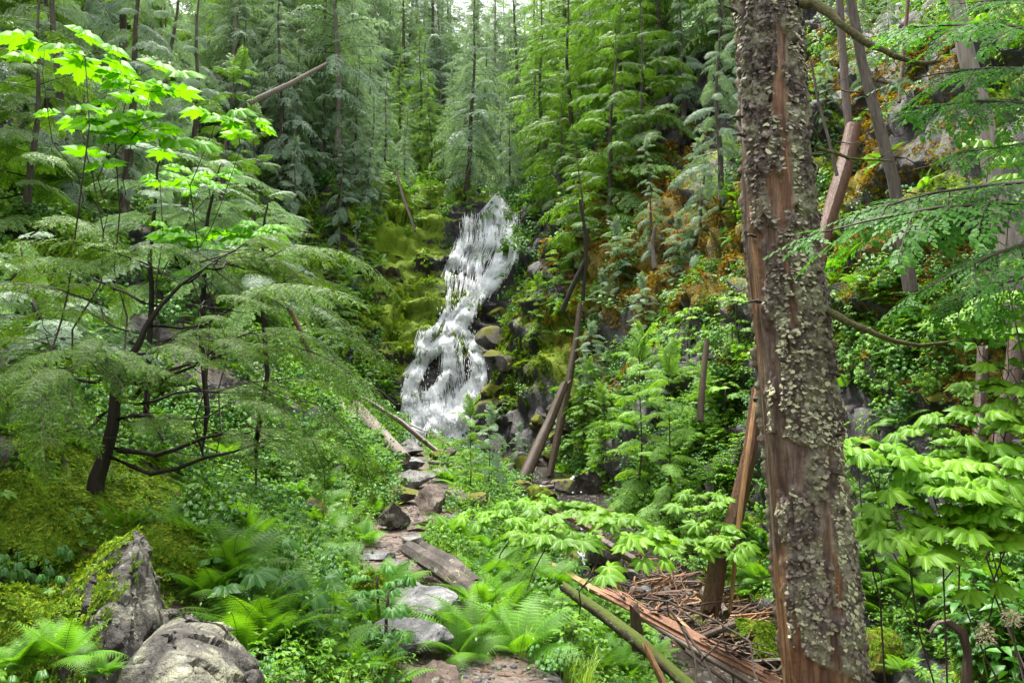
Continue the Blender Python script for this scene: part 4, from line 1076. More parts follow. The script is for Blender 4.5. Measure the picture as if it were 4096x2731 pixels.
for i in range(300):                                   # the driftwood jam
    px = rs_.gauss(695, 48); py = 582 + (px - 640) * .42 + rs_.uniform(-26, 42)
    if px < 585 or px > 800 or py > 700: continue
    h, n = hit(px, py)
    if h is None: continue
    a = rs_.uniform(0, PI) if rs_.random() < .4 else rs_.gauss(-.45, .35); l = rs_.uniform(.2, .95); k = KIND[rs_.choice([0, 1, 1, 2, 2, 3, 4])]
    d = Vector((math.cos(a), math.sin(a) * .8, rs_.uniform(-.1, .3))).normalized() * l / 2
    mb = MB(); r0 = .006 + .026 * rs_.random() ** 2; pts = wob(h - d + Vector((0, 0, .05)), h + d + Vector((0, 0, rs_.uniform(.04, .3))), 7, .12, 0, rs_); tube(mb, pts, [r0 * (1 - .07 * q) for q in range(7)], 6)
    if l > .7:
        p = pts[4]; tube(mb, wob(p, p + Vector((rs_.uniform(-.3, .3), rs_.uniform(-.1, .3), rs_.uniform(.05, .3))), 4, .1, 0, rs_), [r0 * .5, r0 * .4, r0 * .3, r0 * .1], 4)
    o = single('stick', mb, [k[0]], None, True); L_(o, k[1], 'stick', 'driftwood sticks in the creek jam')
for i in range(26):                                   # split planks and bark slabs in the jam
    px = rs_.gauss(690, 45); py = 590 + (px - 640) * .45 + rs_.uniform(-20, 30); h, n = hit(px, py)
    if h is None or px < 600 or px > 790: continue
    a = rs_.gauss(-.6, .5); l = rs_.uniform(.35, 1.1); d = Vector((math.cos(a), math.sin(a) * .8, rs_.uniform(-.05, .2))).normalized() * l / 2; k = rs_.choice([(M_red, 'reddish split plank'), (M_orange, 'pale orange splinter'), (M_brown, 'dark bark slab')])
    o = single('split_plank', log_mb([h - d + Vector((0, 0, .08)), h + Vector((0, 0, .12)), h + d + Vector((0, 0, .14))], [.035, .04, .03], 300 + i, 8, .2, 4, .4, 1.), [k[0]]); L_(o, k[1], 'plank', 'split planks in the creek jam')
for pts, r_, lab in [([(634, 597, 7.6), (669, 601, 7.4), (708, 616, 7.0), (750, 641, 6.4), (762, 700, 6.0)], 1.5, 'long thin curved branch over the driftwood'),
                     ([(665, 601, 7.2), (682, 627, 7.0), (694, 655, 6.8), (698, 694, 6.5)], 1.5, 'bare branch drooping over the plank log'),
                     ([(676, 618, 7.0), (700, 650, 6.6), (716, 690, 6.3)], 1.6, 'dark branch lying in front of the plank log'),
                     ([(690, 606, 7.4), (724, 600, 7.4), (760, 603, 7.2)], 1., 'thin twig pointing right in the jam'),
                     ([(700, 662, 6.4), (720, 640, 6.5), (775, 655, 6.2)], 1., 'thin arching twig over the creek'),
                     ([(672, 640, 8), (740, 690, 7.2)], 2.5, 'wet pole in the creek water')]:
    P = [at(*p) for p in pts]; q = []
    for a, b in zip(P, P[1:]): q += wob(a, b, 5, .04, 0, rs_)[:-1]
    q.append(P[-1]); mb = MB(); tube(mb, q, [r_ * 7 / F * (1 - .5 * i / len(q)) for i in range(len(q))], 6)
    for j in range(3, len(q) - 2, 3): tube(mb, wob(q[j], q[j] + Vector((rs_.uniform(-.25, .25), rs_.uniform(-.15, .15), rs_.uniform(-.1, .25))), 4, .1, 0, rs_), [.005, .004, .003, .001], 4)
    o = single('dead_branch', mb, [M_twig], None, True); L_(o, lab, 'branch', None, False)
# ------------------------------------------------------------------ the dead trunk in front
def bark_mat():
    m, nt, out = new_mat('peeling_trunk'); tc = N(nt, 'ShaderNodeTexCoord').outputs['Object']
    mp = N(nt, 'ShaderNodeMapping', {'Vector': tc, 'Scale': (16, 16, 1.6)}).outputs[0]
    n1 = noise(nt, 2.2, 8, mp, .65, .5); n2 = noise(nt, 2.6, 5, tc, .6); n3 = noise(nt, 30, 6, tc, .7); n4 = noise(nt, 11, 5, tc, .65)
    wood = ramp(nt, n1, [(.3, (.028, .016, .013)), (.45, (.09, .055, .042)), (.58, (.2, .145, .11)), (.72, (.42, .35, .28))])
    org = ramp(nt, n1, [(.3, (.05, .02, .012)), (.5, (.2, .095, .045)), (.7, (.46, .3, .17))])
    wood = mixc(nt, attr(nt, 'warm'), wood, org)
    wood = mixc(nt, ramp(nt, n2, [(.42, (0, 0, 0)), (.6, (1, 1, 1))]), wood, mixc(nt, 1., wood, (.55, .5, .5), 'MULTIPLY'))
    bark = ramp(nt, n3, [(.25, (.02, .014, .012)), (.45, (.075, .055, .045)), (.6, (.16, .13, .11)), (.78, (.33, .31, .27))])
    lich = ramp(nt, math_(nt, 'MULTIPLY', n4, math_(nt, 'MULTIPLY_ADD', n2, .7, .6)), [(.44, (0, 0, 0)), (.53, (1, 1, 1))])
    bark = mixc(nt, math_(nt, 'MULTIPLY', lich, .6), bark, mixc(nt, n3, (.16, .17, .08), (.45, .46, .30)))
    base = mixc(nt, attr(nt, 'bark'), wood, bark)
    b = N(nt, 'ShaderNodeBump', {'Height': math_(nt, 'ADD', n1, math_(nt, 'MULTIPLY', n3, .8)), 'Strength': .7, 'Distance': .012})
    p = N(nt, 'ShaderNodeBsdfPrincipled', {'Base Color': base, 'Roughness': math_(nt, 'MULTIPLY_ADD', attr(nt, 'bark'), .25, .5), 'Specular IOR Level': .4, 'Normal': b.outputs[0]})
    nt.links.new(p.outputs[0], out.inputs[0]); return m
M_peel = bark_mat()
def flake_mat():
    m, nt, out = new_mat('bark_flake'); tc = N(nt, 'ShaderNodeTexCoord').outputs['Object']
    n3 = noise(nt, 60, 4, tc, .7)
    c = ramp(nt, attr(nt, 'v'), [(0, (.03, .02, .017)), (.3, (.1, .07, .055)), (.5, (.19, .155, .12)), (.72, (.3, .29, .18)), (1, (.46, .46, .27))])
    c = mixc(nt, n3, mixc(nt, 1., c, (.5, .5, .5), 'MULTIPLY'), mixc(nt, 1., c, (1.4, 1.4, 1.4), 'MULTIPLY'))
    p = N(nt, 'ShaderNodeBsdfPrincipled', {'Base Color': c, 'Roughness': .65, 'Specular IOR Level': .4}); nt.links.new(p.outputs[0], out.inputs[0]); return m
M_flake = flake_mat()
TY = 3.1
cl = [(890, 1500, 50), (862, 1000, 46), (843, 820, 43), (824, 682, 41), (812, 560, 39), (802, 452, 37.5), (791, 340, 36), (778, 227, 34.5), (771, 110, 33), (765, 0, 32), (756, -140, 31), (744, -330, 29), (728, -560, 27)]
cpts = [at(a, b, TY) for a, b, r in cl]; crad = [r * .955 * TY / F for a, b, r in cl]
def axis(k):
    i = min(len(cpts) - 2, int(k)); t = k - i; return cpts[i].lerp(cpts[i + 1], t), crad[i] * (1 - t) + crad[i + 1] * t
nA, nH = 120, 620; ks = np.linspace(0, len(cl) - 1.001, nH)
C0 = np.array([list(axis(k)[0]) for k in ks]); R0 = np.array([axis(k)[1] for k in ks])
PYS = np.array([to_px(c)[1] for c in C0])
edge = np.interp(PYS, [-300, 0, 40, 60, 150, 230, 258, 330, 380, 430, 446, 478, 490, 560, 600, 640, 662, 690], [-.1, -.1, .04, .0, .08, .04, .2, .18, .06, .08, .5, .3, .12, .06, .08, .18, .7, 1.1])
ang = np.linspace(0, 2 * PI, nA, endpoint=False)
H, Aa = np.meshgrid(np.arange(nH), ang, indexing='ij'); H = H.ravel(); Aa = Aa.ravel()
u = .5 + .5 * np.cos(Aa + R(19.6))                               # 0 at the left edge seen from the camera, 1 at the right
Pc = np.stack([np.cos(Aa) * .5, np.sin(Aa) * .5, C0[H][:, 2]], 1)
nb = fbm(Pc * np.array([5, 5, 7.]), 5, 5) - .5
front = np.sin(Aa + R(19.6)) < .25
bk = np.clip((u - edge[H] + nb * .45) * 9, 0, 1); bk = np.where(front | (u > .5), bk, np.clip((.75 - edge[H] + nb * .5) * 9, 0, 1))
gaps = np.clip((fbm(Pc * np.array([8, 8, 4.5]), 4, 25) - .6) * 30, 0, 1); bk = bk * (1 - gaps)
fc, fe = facets(Pc * np.array([22, 22, 34.]), 8); fc2, fe2 = facets(Pc * np.array([9, 9, 13.]), 18)
gr = fbm(Pc * np.array([26, 26, 2.5]), 4, 45) - .5
rad = R0[H] * 1.0 + gr * .012 + (fbm(Pc * np.array([3, 3, 1.2]), 3, 90) - .5) * .03 + bk * (.004 + fc * .02 + fc2 * .02 - .012 * np.exp(-fe * 7)) - .006 * (1 - bk)
VV = C0[H] + np.stack([np.cos(Aa) * rad, np.sin(Aa) * rad, 0 * Aa], 1)
i0 = np.arange(nH - 1)[:, None] * nA; j0 = np.arange(nA)[None, :]; j1 = (j0 + 1) % nA
Qd = np.stack([(i0 + j0).ravel(), (i0 + j1).ravel(), (i0 + nA + j1).ravel(), (i0 + nA + j0).ravel()], 1)
warm = np.clip((fbm(Pc * np.array([6, 6, 2.5]), 4, 12) - .5) * 6 + np.interp(PYS[H], [0, 140, 180, 240, 330, 420, 540, 600, 682], [-.3, .1, .7, .6, .1, -.3, .1, .9, .8]) + (u < .3) * .3, 0, 1)
root_c = C0[0]
dt = empty('dead_tree', tuple(root_c)); L_(dt, 'thick barkless dead trunk with peeling lichen bark, standing in front at the right', 'dead tree', None, False)
tm = MB(); tm.add(VV - root_c, Qd)
tm.build('trunk', [M_peel], dt, True, dict(bark=bk, warm=warm))
fk = MB(); rf = random.Random(3); BK = bk.reshape(nH, nA); RAD = rad.reshape(nH, nA)
lichn = fbm(Pc * np.array([3.2, 3.2, 2.2]), 3, 61).reshape(nH, nA)
for i in range(19000):
    a = rf.uniform(PI * .92, PI * 2.08); hI = int(rf.uniform(nH * .16, nH * .97)); aj = int(a / (2 * PI) * nA) % nA
    if BK[hI, aj] < .6: continue
    rr_ = RAD[hI, aj]; c = Vector(C0[hI]) - Vector(root_c); nrm = Vector((math.cos(a), math.sin(a), 0)); tg = Vector((-math.sin(a), math.cos(a), 0)); up = Vector((-.06, 0, 1)).normalized()
    p = c + nrm * (rr_ - .002); q_ = rf.random() ** 2; w_ = .003 + .010 * q_ * rf.uniform(.6, 1.2); h_ = .0025 + .007 * q_ * rf.uniform(.6, 1.3); lift = rf.uniform(.001, .004) + .008 * q_; ro_ = rf.gauss(0, .35)
    v = min(1, max(0, (lichn[hI, aj] - .5) * 2.6 + .6 + rf.gauss(0, .2)))
    V = []
    for (sx, sy) in [(-1.1, .3), (-.5, .8), (.4, .9), (1.2, .4), (.8, -.6), (.1, -.9), (-.7, -.7)]:
        x = sx * w_ * rf.uniform(.35, 1.35); y = sy * h_ * rf.uniform(.35, 1.35); x, y = x - y * ro_, y + x * ro_
        V.append(tuple(p + tg * x + up * y + nrm * (lift * (.5 - sy * .5) + rf.uniform(0, .003) - .35 * x * x / max(.05, rr_))))
    V.append(tuple(p + nrm * lift * .9)); k = len(V) - 1
    fk.add(V, None, [(k, q, (q + 1) % 7) for q in range(7)], 0, v)
    fk.tr[-1] = np.full(7, v)
fk.build('bark', [M_flake], dt)
def limb(parent, pts, rpx, name, mat, twigs=0, seed=1):
    rg = random.Random(seed); P = [at(*p) - parent.location for p in pts]; q = []
    for a, b in zip(P, P[1:]): q += wob(a, b, 4, .06, 0, rg)[:-1]
    q.append(P[-1]); mb = MB(); Y = pts[0][2]
    r_ = [max(.3, rpx * (1 - .8 * i / len(q))) * Y / F * rg.uniform(.85, 1.2) for i in range(len(q))]
    tube(mb, q, r_, 8)
    for t in range(twigs):
        i = rg.randrange(len(q) // 3, len(q)); tube(mb, wob(q[i], q[i] + Vector((rg.uniform(-.12, .12), rg.uniform(-.1, .1), rg.uniform(-.15, .1))), 5, .15, 0, rg), [.004, .003, .002, .0015, .001], 4)
    return mb.build(name, [mat], parent, True)
M_mbark = wood_mat('mossy_bark', (.05, .045, .02), (.16, .15, .05), (.4, .37, .28), (25, 25, 25), .8, .8)
limb(dt, [(796, 4, 3.0), (815, 2, 2.9), (838, 22, 2.8), (865, 42, 2.75), (894, 56, 2.7), (923, 63, 2.7), (940, 61, 2.7)], 5, 'branch', M_mbark, 6, 1)
limb(dt, [(822, 309, 3.0), (840, 317, 2.9), (858, 326, 2.85), (884, 337, 2.8), (920, 345, 2.8), (952, 341, 2.8)], 4, 'branch', M_mbark, 4, 2)
limb(dt, [(812, 146, 3.0), (828, 151, 2.95), (850, 158, 2.9), (892, 161, 2.9)], 2.6, 'branch', M_mbark, 4, 3)
for i, (a, b) in enumerate([((737, 12), (724, 6)), ((742, 116), (727, 119)), ((744, 135), (733, 135)), ((755, 236), (746, 235)), ((760, 301), (748, 302)), ((755, 400), (757, 398)), ((838, 375), (826, 372)), ((838, 435), (845, 434)), ((790, 80), (806, 88)), ((770, 100), (772, 92)), ((832, 472), (846, 476))]):
    limb(dt, [a + (2.95,), ((a[0] + b[0]) / 2, (a[1] + b[1]) / 2 - 1, 2.9), b + (2.85,)], 2.2, 'branch_stub', M_twig, 0, 20 + i)

# ------------------------------------------------------------------ trunks on the right cliff
def trunk_thing(pts, rpx, mat, label, seed, twigs=6, name='tree_trunk', cat='tree trunk'):
    base = at(*pts[-1]); e = empty(name, base); rg = random.Random(seed)
    P = [at(*p) - base for p in pts]; rr_ = [rpx[i] * pts[i][2] / F for i in range(len(pts))]
    t = log_mb(P, rr_, seed, 12, .06, 4, 1., .1).build('trunk', [mat], e); smooth_edges(t.data)
    for j in range(twigs):
        k = rg.uniform(.1, .85) * (len(P) - 1); i = int(k); p = P[i].lerp(P[i + 1], k - i); a = rg.uniform(0, 6.28); l = rg.uniform(.3, 1.1)
        mb = MB(); q = wob(p, p + Vector((math.cos(a) * l, math.sin(a) * l * .7, rg.uniform(-.3, .2) * l)), 6, .1, 0, rg); tube(mb, q, [.014, .011, .008, .006, .004, .002], 5)
        tube(mb, wob(q[3], q[3] + Vector((rg.uniform(-.2, .2), rg.uniform(-.2, .2), rg.uniform(-.2, .1))), 4, .1, 0, rg), [.005, .004, .003, .001], 3)
        mb.build('branch', [M_twig], e)
    L_(e, label, cat, None, False); return e
trunk_thing([(940, -120, 7.2), (956, 0, 7.1), (967, 58, 7.05), (984, 116, 7.0), (996, 196, 6.9), (1010, 260, 6.8), (1020, 330, 6.7)], [7, 7.5, 8, 8.5, 9, 10, 11], M_pale, 'pale straight trunk leaning left near the right picture edge', 1, 4)
trunk_thing([(838, -120, 9.6), (851, 0, 9.6), (862, 62, 9.6), (877, 116, 9.5), (894, 181, 9.4), (901, 226, 9.4), (911, 290, 9.3)], [4, 4.6, 5, 5.4, 6, 6.4, 7], M_bark, 'slender purplish-grey trunk curving up the right cliff', 2, 14)
trunk_thing([(853, 127, 10.5), (845, 165, 10.3), (836, 195, 10.1), (826, 226, 9.9), (818, 268, 9.7)], [7.5, 8, 8, 7, 6.5], M_red, 'broken red-brown trunk with a sawn-looking top', 3, 0, 'snag', 'dead tree')
trunk_thing([(836, -60, 11), (842, 40, 11), (846, 100, 10.9), (851, 140, 10.8)], [3.5, 4, 4.2, 4.5], M_brown, 'dim brown trunk behind the broken red trunk', 4, 8)
trunk_thing([(912, -40, 10.5), (907, 12, 10.5), (903, 60, 10.5), (899, 102, 10.4)], [1.6, 1.8, 2, 2], M_red, 'very thin reddish stem on the cliff', 5, 2, 'small_dead_tree', 'dead tree')
trunk_thing([(811, 60, 10), (818, 100, 10), (829, 140, 9.9), (837, 175, 9.8)], [1.2, 1.4, 1.6, 1.8], M_bark, 'thin bare stem left of the broken red trunk', 6, 5, 'small_dead_tree', 'dead tree')
trunk_thing([(655, 228, 18), (652, 245, 18), (655, 268, 17.8)], [2, 2.4, 3], M_bark, 'short grey trunk stub on the brown mossy cliff', 7, 3, 'snag', 'dead tree')
trunk_thing([(707, 340, 14), (703, 380, 13.8), (700, 420, 13.6)], [2.6, 3, 3.5], M_brown, 'mossy thin stem in the shrubs left of the dead trunk', 8, 2, 'small_dead_tree', 'dead tree')
trunk_thing([(580, 200, 24), (587, 240, 24), (583, 300, 24)], [1.5, 1.6, 2], M_dbark, 'dark thin dead stem above the leaning logs', 9, 10, 'snag', 'dead tree')

# ------------------------------------------------------------------ conifers
BF = [bough_far(i, .8 + .2 * (i % 3), .055) for i in range(5)]
BC = [bough_far(20 + i, 1.1, .05, .15, 1.2) for i in range(4)]
BM = [bough_mid(40 + i, .75, .036, .10) for i in range(3)]
BD = [bough_mid(50 + i, 1.5, .03, .11, 1.6) for i in range(3)]
BMl = [bough_mid(44 + i, .9, .036, .10) for i in range(2)]
def variant(nm, seed, h, rad_, nb_, boughs, leaf, bark, **kw):
    t, c = conifer(seed, h, rad_, nb_, boughs, **kw)
    return [('trunk', t.mesh('trunk', [bark], True)), ('crown', c.mesh('crown', [leaf, M_twig]))]
VF = [variant('a', 1, 14, 3.6, 165, BF, M_hem, M_bark, first=.1, trunk=.2), variant('b', 2, 13, 3.4, 170, BC, M_ced, M_bark, first=.12, trunk=.17, pitch=-.15),
      variant('c', 3, 15, 3.3, 165, BC, M_ced, M_pale, first=.2, trunk=.19, pitch=-.1), variant('d', 4, 16, 3.6, 150, BF, M_hem, M_bark, first=.2, trunk=.17, dead=.6),
      variant('e', 5, 11, 3.2, 130, BC, M_ced, M_bark, first=.05, trunk=.16, pitch=-.2)]
VM = [variant('a', 11, 7, 3.0, 46, BM, M_hem, M_bark, first=.06, trunk=.11), variant('b', 12, 7.5, 2.0, 50, BD, M_ced, M_bark, first=.06, trunk=.12, pitch=-.15),
      variant('c', 13, 6.5, 3.1, 44, BM + BMl, M_hem, M_bark, first=.1, trunk=.1, shape=.7), variant('d', 14, 8, 2.1, 52, BD, M_ced, M_bark, first=.15, trunk=.13, pitch=-.1)]
VS = [variant('a', 21, 2.6, 1.15, 34, [bough_mid(60, .6, .038, .1), bough_mid(61, .7, .038, .1)], M_heml, M_twig, first=.08, trunk=.03, top=True),
      variant('b', 22, 2.4, .9, 34, [bough_mid(62, 1.2, .034, .11), bough_mid(63, 1.3, .034, .11)], M_ced, M_twig, first=.08, trunk=.028)]
NAMES = {0: 'green hemlock tree', 1: 'grey-green cedar tree', 2: 'tall pale-barked cedar tree', 3: 'tall thin-crowned hemlock tree', 4: 'low dense cedar tree'}
NM = {0: 'green hemlock with layered boughs', 1: 'cedar with drooping grey-green sprays', 2: 'broad hemlock with spreading boughs', 3: 'tall cedar with hanging sprays'}
rt = random.Random(17); ROOTS = []
KEEP = [(372, 205, 445, 400), (400, 200, 480, 460), (470, 250, 590, 470), (830, 0, 1024, 500), (380, 95, 430, 115)]
def plant_tree(px, py, kind, i, s, forced=False, az=None, mind=1.6):
    h, n = hit(px, py)
    if h is None: return None
    if not forced and any((h - q).length < mind for q in ROOTS): return None
    V_ = (VF, VM, VS)[kind]; H_ = (14, 7, 2.5)[kind] * s; rad_ = (2.3, 2.2, 1.)[kind] * s
    if not forced:                                    # keep the falls and the open cliffs in sight
        k = F / h.y; x0, x1 = px - rad_ * k * .75, px + rad_ * k * .75; y0, y1 = py - H_ * k, py
        for (a, b, c, d) in KEEP:
            if x0 < c and x1 > a and y0 < d and y1 > b: return None
    ROOTS.append(h)
    nm = 'sapling' if kind == 2 else 'hemlock_tree' if i in (0, 3) and kind == 0 or i in (0, 2) and kind == 1 else 'cedar_tree'
    o = inst(nm, V_[i], h - Vector((0, 0, .1)), (rt.uniform(-.05, .05), rt.uniform(-.06, .06), rt.uniform(0, 6.28) if az is None else az), s)
    lab = NAMES[i] if kind == 0 else NM[i] if kind == 1 else ('bright feathery hemlock sapling' if i == 0 else 'small grey-green cedar sapling')
    L_(o, lab, 'tree', {0: 'trees of the far forest', 1: 'conifers on the slopes', 2: 'young conifers'}[kind], True, (px, py - H_ * F / h.y * .4)); return o
for (px, py, i, s) in [(610, 228, 0, .95), (640, 190, 2, 1.), (574, 150, 0, 1.15), (622, 115, 2, 1.1), (684, 130, 3, 1.), (722, 205, 1, .9), (700, 262, 1, .6), (665, 70, 0, 1.2), (592, 70, 2, 1.3), (740, 120, 3, 1.0), (560, 205, 2, .75),
                       (585, 262, 0, .55), (655, 255, 1, .55), (718, 60, 1, 1.2), (545, 175, 0, .8), (640, 20, 1, 1.3)]:
    plant_tree(px, py, 1, i, s * (1.35 if px < 700 and i in (0, 2) else 1), True)
for (px, py, i, s) in [(255, 330, 0, .75), (215, 300, 2, .7), (300, 330, 1, .6), (290, 265, 1, .8), (340, 250, 3, .8), (180, 260, 1, .8), (120, 235, 3, .8), (240, 215, 3, .9), (60, 215, 1, .8), (20, 250, 0, .6), (330, 330, 0, .5), (352, 300, 1, .5)]:
    plant_tree(px, py, 1, i, s, True)
for t in range(90): plant_tree(rt.uniform(-60, 340), rt.uniform(20, 235), 1, rt.choice([1, 3, 1, 3, 0, 2]), rt.uniform(.8, 1.25), mind=1.9)
for (px, py, i, s) in [(338, 170, 2, 1.15), (380, 128, 3, .8), (408, 150, 3, .7), (421, 158, 2, .6), (310, 60, 2, 1.), (431, 100, 2, 1.1), (450, 128, 3, 1.), (467, 118, 3, 1.2), (485, 150, 1, .8), (285, 60, 3, 1.1), (366, 215, 4, .6), (355, 190, 1, .6), (404, 190, 4, .35), (440, 160, 1, .5), (458, 165, 4, .4)]:
    plant_tree(px, py, 0, i, s, True)
for t in range(420): plant_tree(rt.uniform(225, 470), rt.uniform(10, 200), 0, rt.choice([1, 2, 4, 1, 2, 0, 3]), rt.uniform(.6, 1.1), mind=1.9)
for t in range(160):
    px = rt.uniform(440, 760); plant_tree(px, rt.uniform(40, 190) if px < 560 else rt.uniform(5, 110), 0, rt.choice([0, 1, 3, 2, 0]), rt.uniform(.6, 1.), mind=2.6 if px < 560 else 2.)
rf2 = random.Random(44)
def plant_xy(x, y, i, s, mind):
    g = ground(x, y); 
    if any((g - q).length < mind for q in ROOTS): return
    q = to_px(g)
    if not (-80 < q[0] < 1100): return
    k = F / g.y
    if q[1] > 215: return
    ROOTS.append(g); o = inst('cedar_tree' if i in (1, 2, 4) else 'hemlock_tree', VF[i], g - Vector((0, 0, .2)), (rf2.uniform(-.03, .03), rf2.uniform(-.03, .03), rf2.uniform(0, 6.28)), s)
    L_(o, NAMES[i], 'tree', 'trees of the far forest', True, (q[0], q[1] - 12 * s * k * .4))
for t in range(1500):
    y = rf2.uniform(42.5, 90); x = rf2.uniform(-.42, .36) * y
    gap = -1. < x < 3.2
    plant_xy(x, y, rf2.choice([0, 1, 2, 3, 4, 1, 0, 4, 4]), rf2.uniform(.6, 1.1) * (1.75 if y > 56 else 1.1 if y > 48 else .6), 1.9 + (y - 42) * .03)
for (px, py, i, s) in [(640, 500, 0, 1.3), (608, 488, 0, 1.), (672, 505, 0, 1.05), (590, 430, 0, .8), (700, 440, 0, .55), (560, 452, 1, .6), (487, 497, 1, .75), (470, 500, 0, .6), (518, 472, 1, .6),
                       (602, 345, 1, 1.), (590, 395, 1, .9), (645, 350, 1, .9), (620, 300, 1, 1.1), (678, 290, 1, .9), (655, 420, 1, .7), (560, 300, 0, .9), (540, 330, 0, .8), (330, 385, 1, .7), (352, 368, 1, .5), (350, 330, 0, 1.), (860, 330, 0, .35), (700, 210, 1, .9),
                       (862, 60, 1, .7), (830, 40, 1, .6), (868, 110, 1, .6), (890, 40, 1, .5), (825, 110, 1, .5), (850, 175, 1, .35), (430, 205, 0, .8), (380, 210, 1, 1.), (365, 250, 0, .8)]:
    plant_tree(px, py, 2, i, s, True)

# ------------------------------------------------------------------ the crooked hemlock in front on the left
YB = 5.0
hb = [(94, 500, YB), (97, 478, YB), (106, 452, YB), (113, 425, YB), (115, 400, YB), (117, 378, YB), (126, 362, YB), (138, 345, YB), (146, 326, YB), (160, 306, YB), (180, 285, YB), (205, 268, YB)]
hr = [9, 8, 6.4, 6, 5.6, 5, 4, 3.4, 3, 2.4, 1.8, 1.]
base = at(*hb[0]); hm = empty('hemlock_tree', base); HP = [at(*p) - base for p in hb]
t = log_mb([HP[0] - Vector((0, 0, .35))] + HP, [10 * YB / F] + [r_ * YB / F for r_ in hr], 6, 12, .08, 3).build('trunk', [M_dbark], hm); smooth_edges(t.data)
BN = [bough_near(i + 70, 1.5, s_, u_) for i, (s_, u_) in enumerate([(1.1, .3), (1.3, .25), (.9, .15), (1.6, .4)])]
BNm = [b.mesh('bough', [M_hemd, M_twig]) for b in BN]
lm = MB(); rh = random.Random(5)
LIMBS = [((108, 445), (250, 432), 4.6, 3.4), ((113, 420), (230, 402), 4.4, 2.6), ((115, 396), (255, 330), 4.6, 2.6), ((117, 380), (290, 330), 5.0, 2.2), ((146, 326), (290, 278), 5.2, 2.2), ((120, 372), (20, 380), 4.6, 2.4), ((112, 408), (30, 445), 4.7, 2.2),
         ((101, 340), (66, 372), 4.4, 2.), ((118, 378), (100, 345), 4.5, 3.2), ((126, 362), (40, 330), 5.4, 2.), ((138, 345), (90, 285), 5.4, 2.), ((160, 306), (60, 262), 5.6, 1.8), ((108, 455), (290, 440), 4.5, 2.8), ((115, 400), (270, 380), 5.3, 2.), ((128, 360), (210, 300), 4.7, 1.8), ((205, 268), (270, 262), 5.6, 1.5), ((180, 285), (250, 240), 5.2, 1.4)]
def add_bough(p, d, s, up=Vector((0, 0, 1)), roll=0.):
    o = bpy.data.objects.new('bough', BNm[rh.randrange(4)]); COL.objects.link(o); o.parent = hm
    M = frame(p, d, up, s, roll); o.matrix_local = M
for (a, b, Y2, r_) in LIMBS:
    A_ = at(a[0], a[1], YB) - base; B_ = at(b[0], b[1], Y2) - base; q = wob(A_, B_, 9, .10, .06, rh); tube(lm, q, [r_ * YB / F * (1 - .1 * i) for i in range(9)], 6)
    L2 = (B_ - A_).length
    for k in range(4 if b[1] < 400 else 2):
        i = rh.randrange(3, 9); d = (B_ - A_).normalized(); d = (Matrix.Rotation(rh.choice([-1, 1]) * rh.uniform(.2, .9), 3, 'Z') @ d)
        add_bough(q[i], Vector((d.x, d.y, max(-.1, d.z * .4) + rh.uniform(-.1, .1))), rh.uniform(.28, .52), roll=rh.uniform(-.35, .35))
    add_bough(q[8], Vector((B_.x - A_.x, B_.y - A_.y, 0)), rh.uniform(.32, .5))
for k in range(70):                                   # fine bare side twigs
    (a, b, Y2, r_) = LIMBS[rh.randrange(len(LIMBS))]; t = rh.uniform(.2, 1); p = (at(a[0], a[1], YB).lerp(at(b[0], b[1], Y2), t)) - base
    e = Vector((rh.uniform(-.5, .6), rh.uniform(-.4, .3), rh.uniform(-.25, .15))); tube(lm, wob(p, p + e, 7, .12, 0, rh), [.005, .004, .0035, .003, .002, .0015, .001], 3)
lm.build('limbs', [M_dbark], hm)
for (px, py, Y2, dx, s) in [(40, 375, 4.3, .6, .45), (60, 372, 4.3, -1, .6), (30, 372, 4.1, .3, .5), (50, 380, 4.2, -.4, .6), (30, 235, 6, .6, .9), (120, 255, 6, 1, .9), (200, 262, 5.6, 1, .8), (10, 280, 5.4, .5, .8), (260, 262, 5.4, 1, .8), (170, 275, 5, -.3, .7), (290, 300, 5, .8, .6), (300, 330, 5.2, .5, .5), (90, 300, 5, -.8, .8), (230, 300, 4.8, .6, .7), (300, 400, 4.8, .6, .6), (290, 420, 5, .4, .5),  (290, 345, 4.6, .8, .6)]:
    add_bough(at(px, py, Y2) - base, Vector((dx, -.3, .1 if s > .6 else -.35)), s, roll=rh.uniform(-.3, .3))
L_(hm, 'crooked dark-trunked hemlock with wide drooping boughs in front on the left', 'tree', None, False)

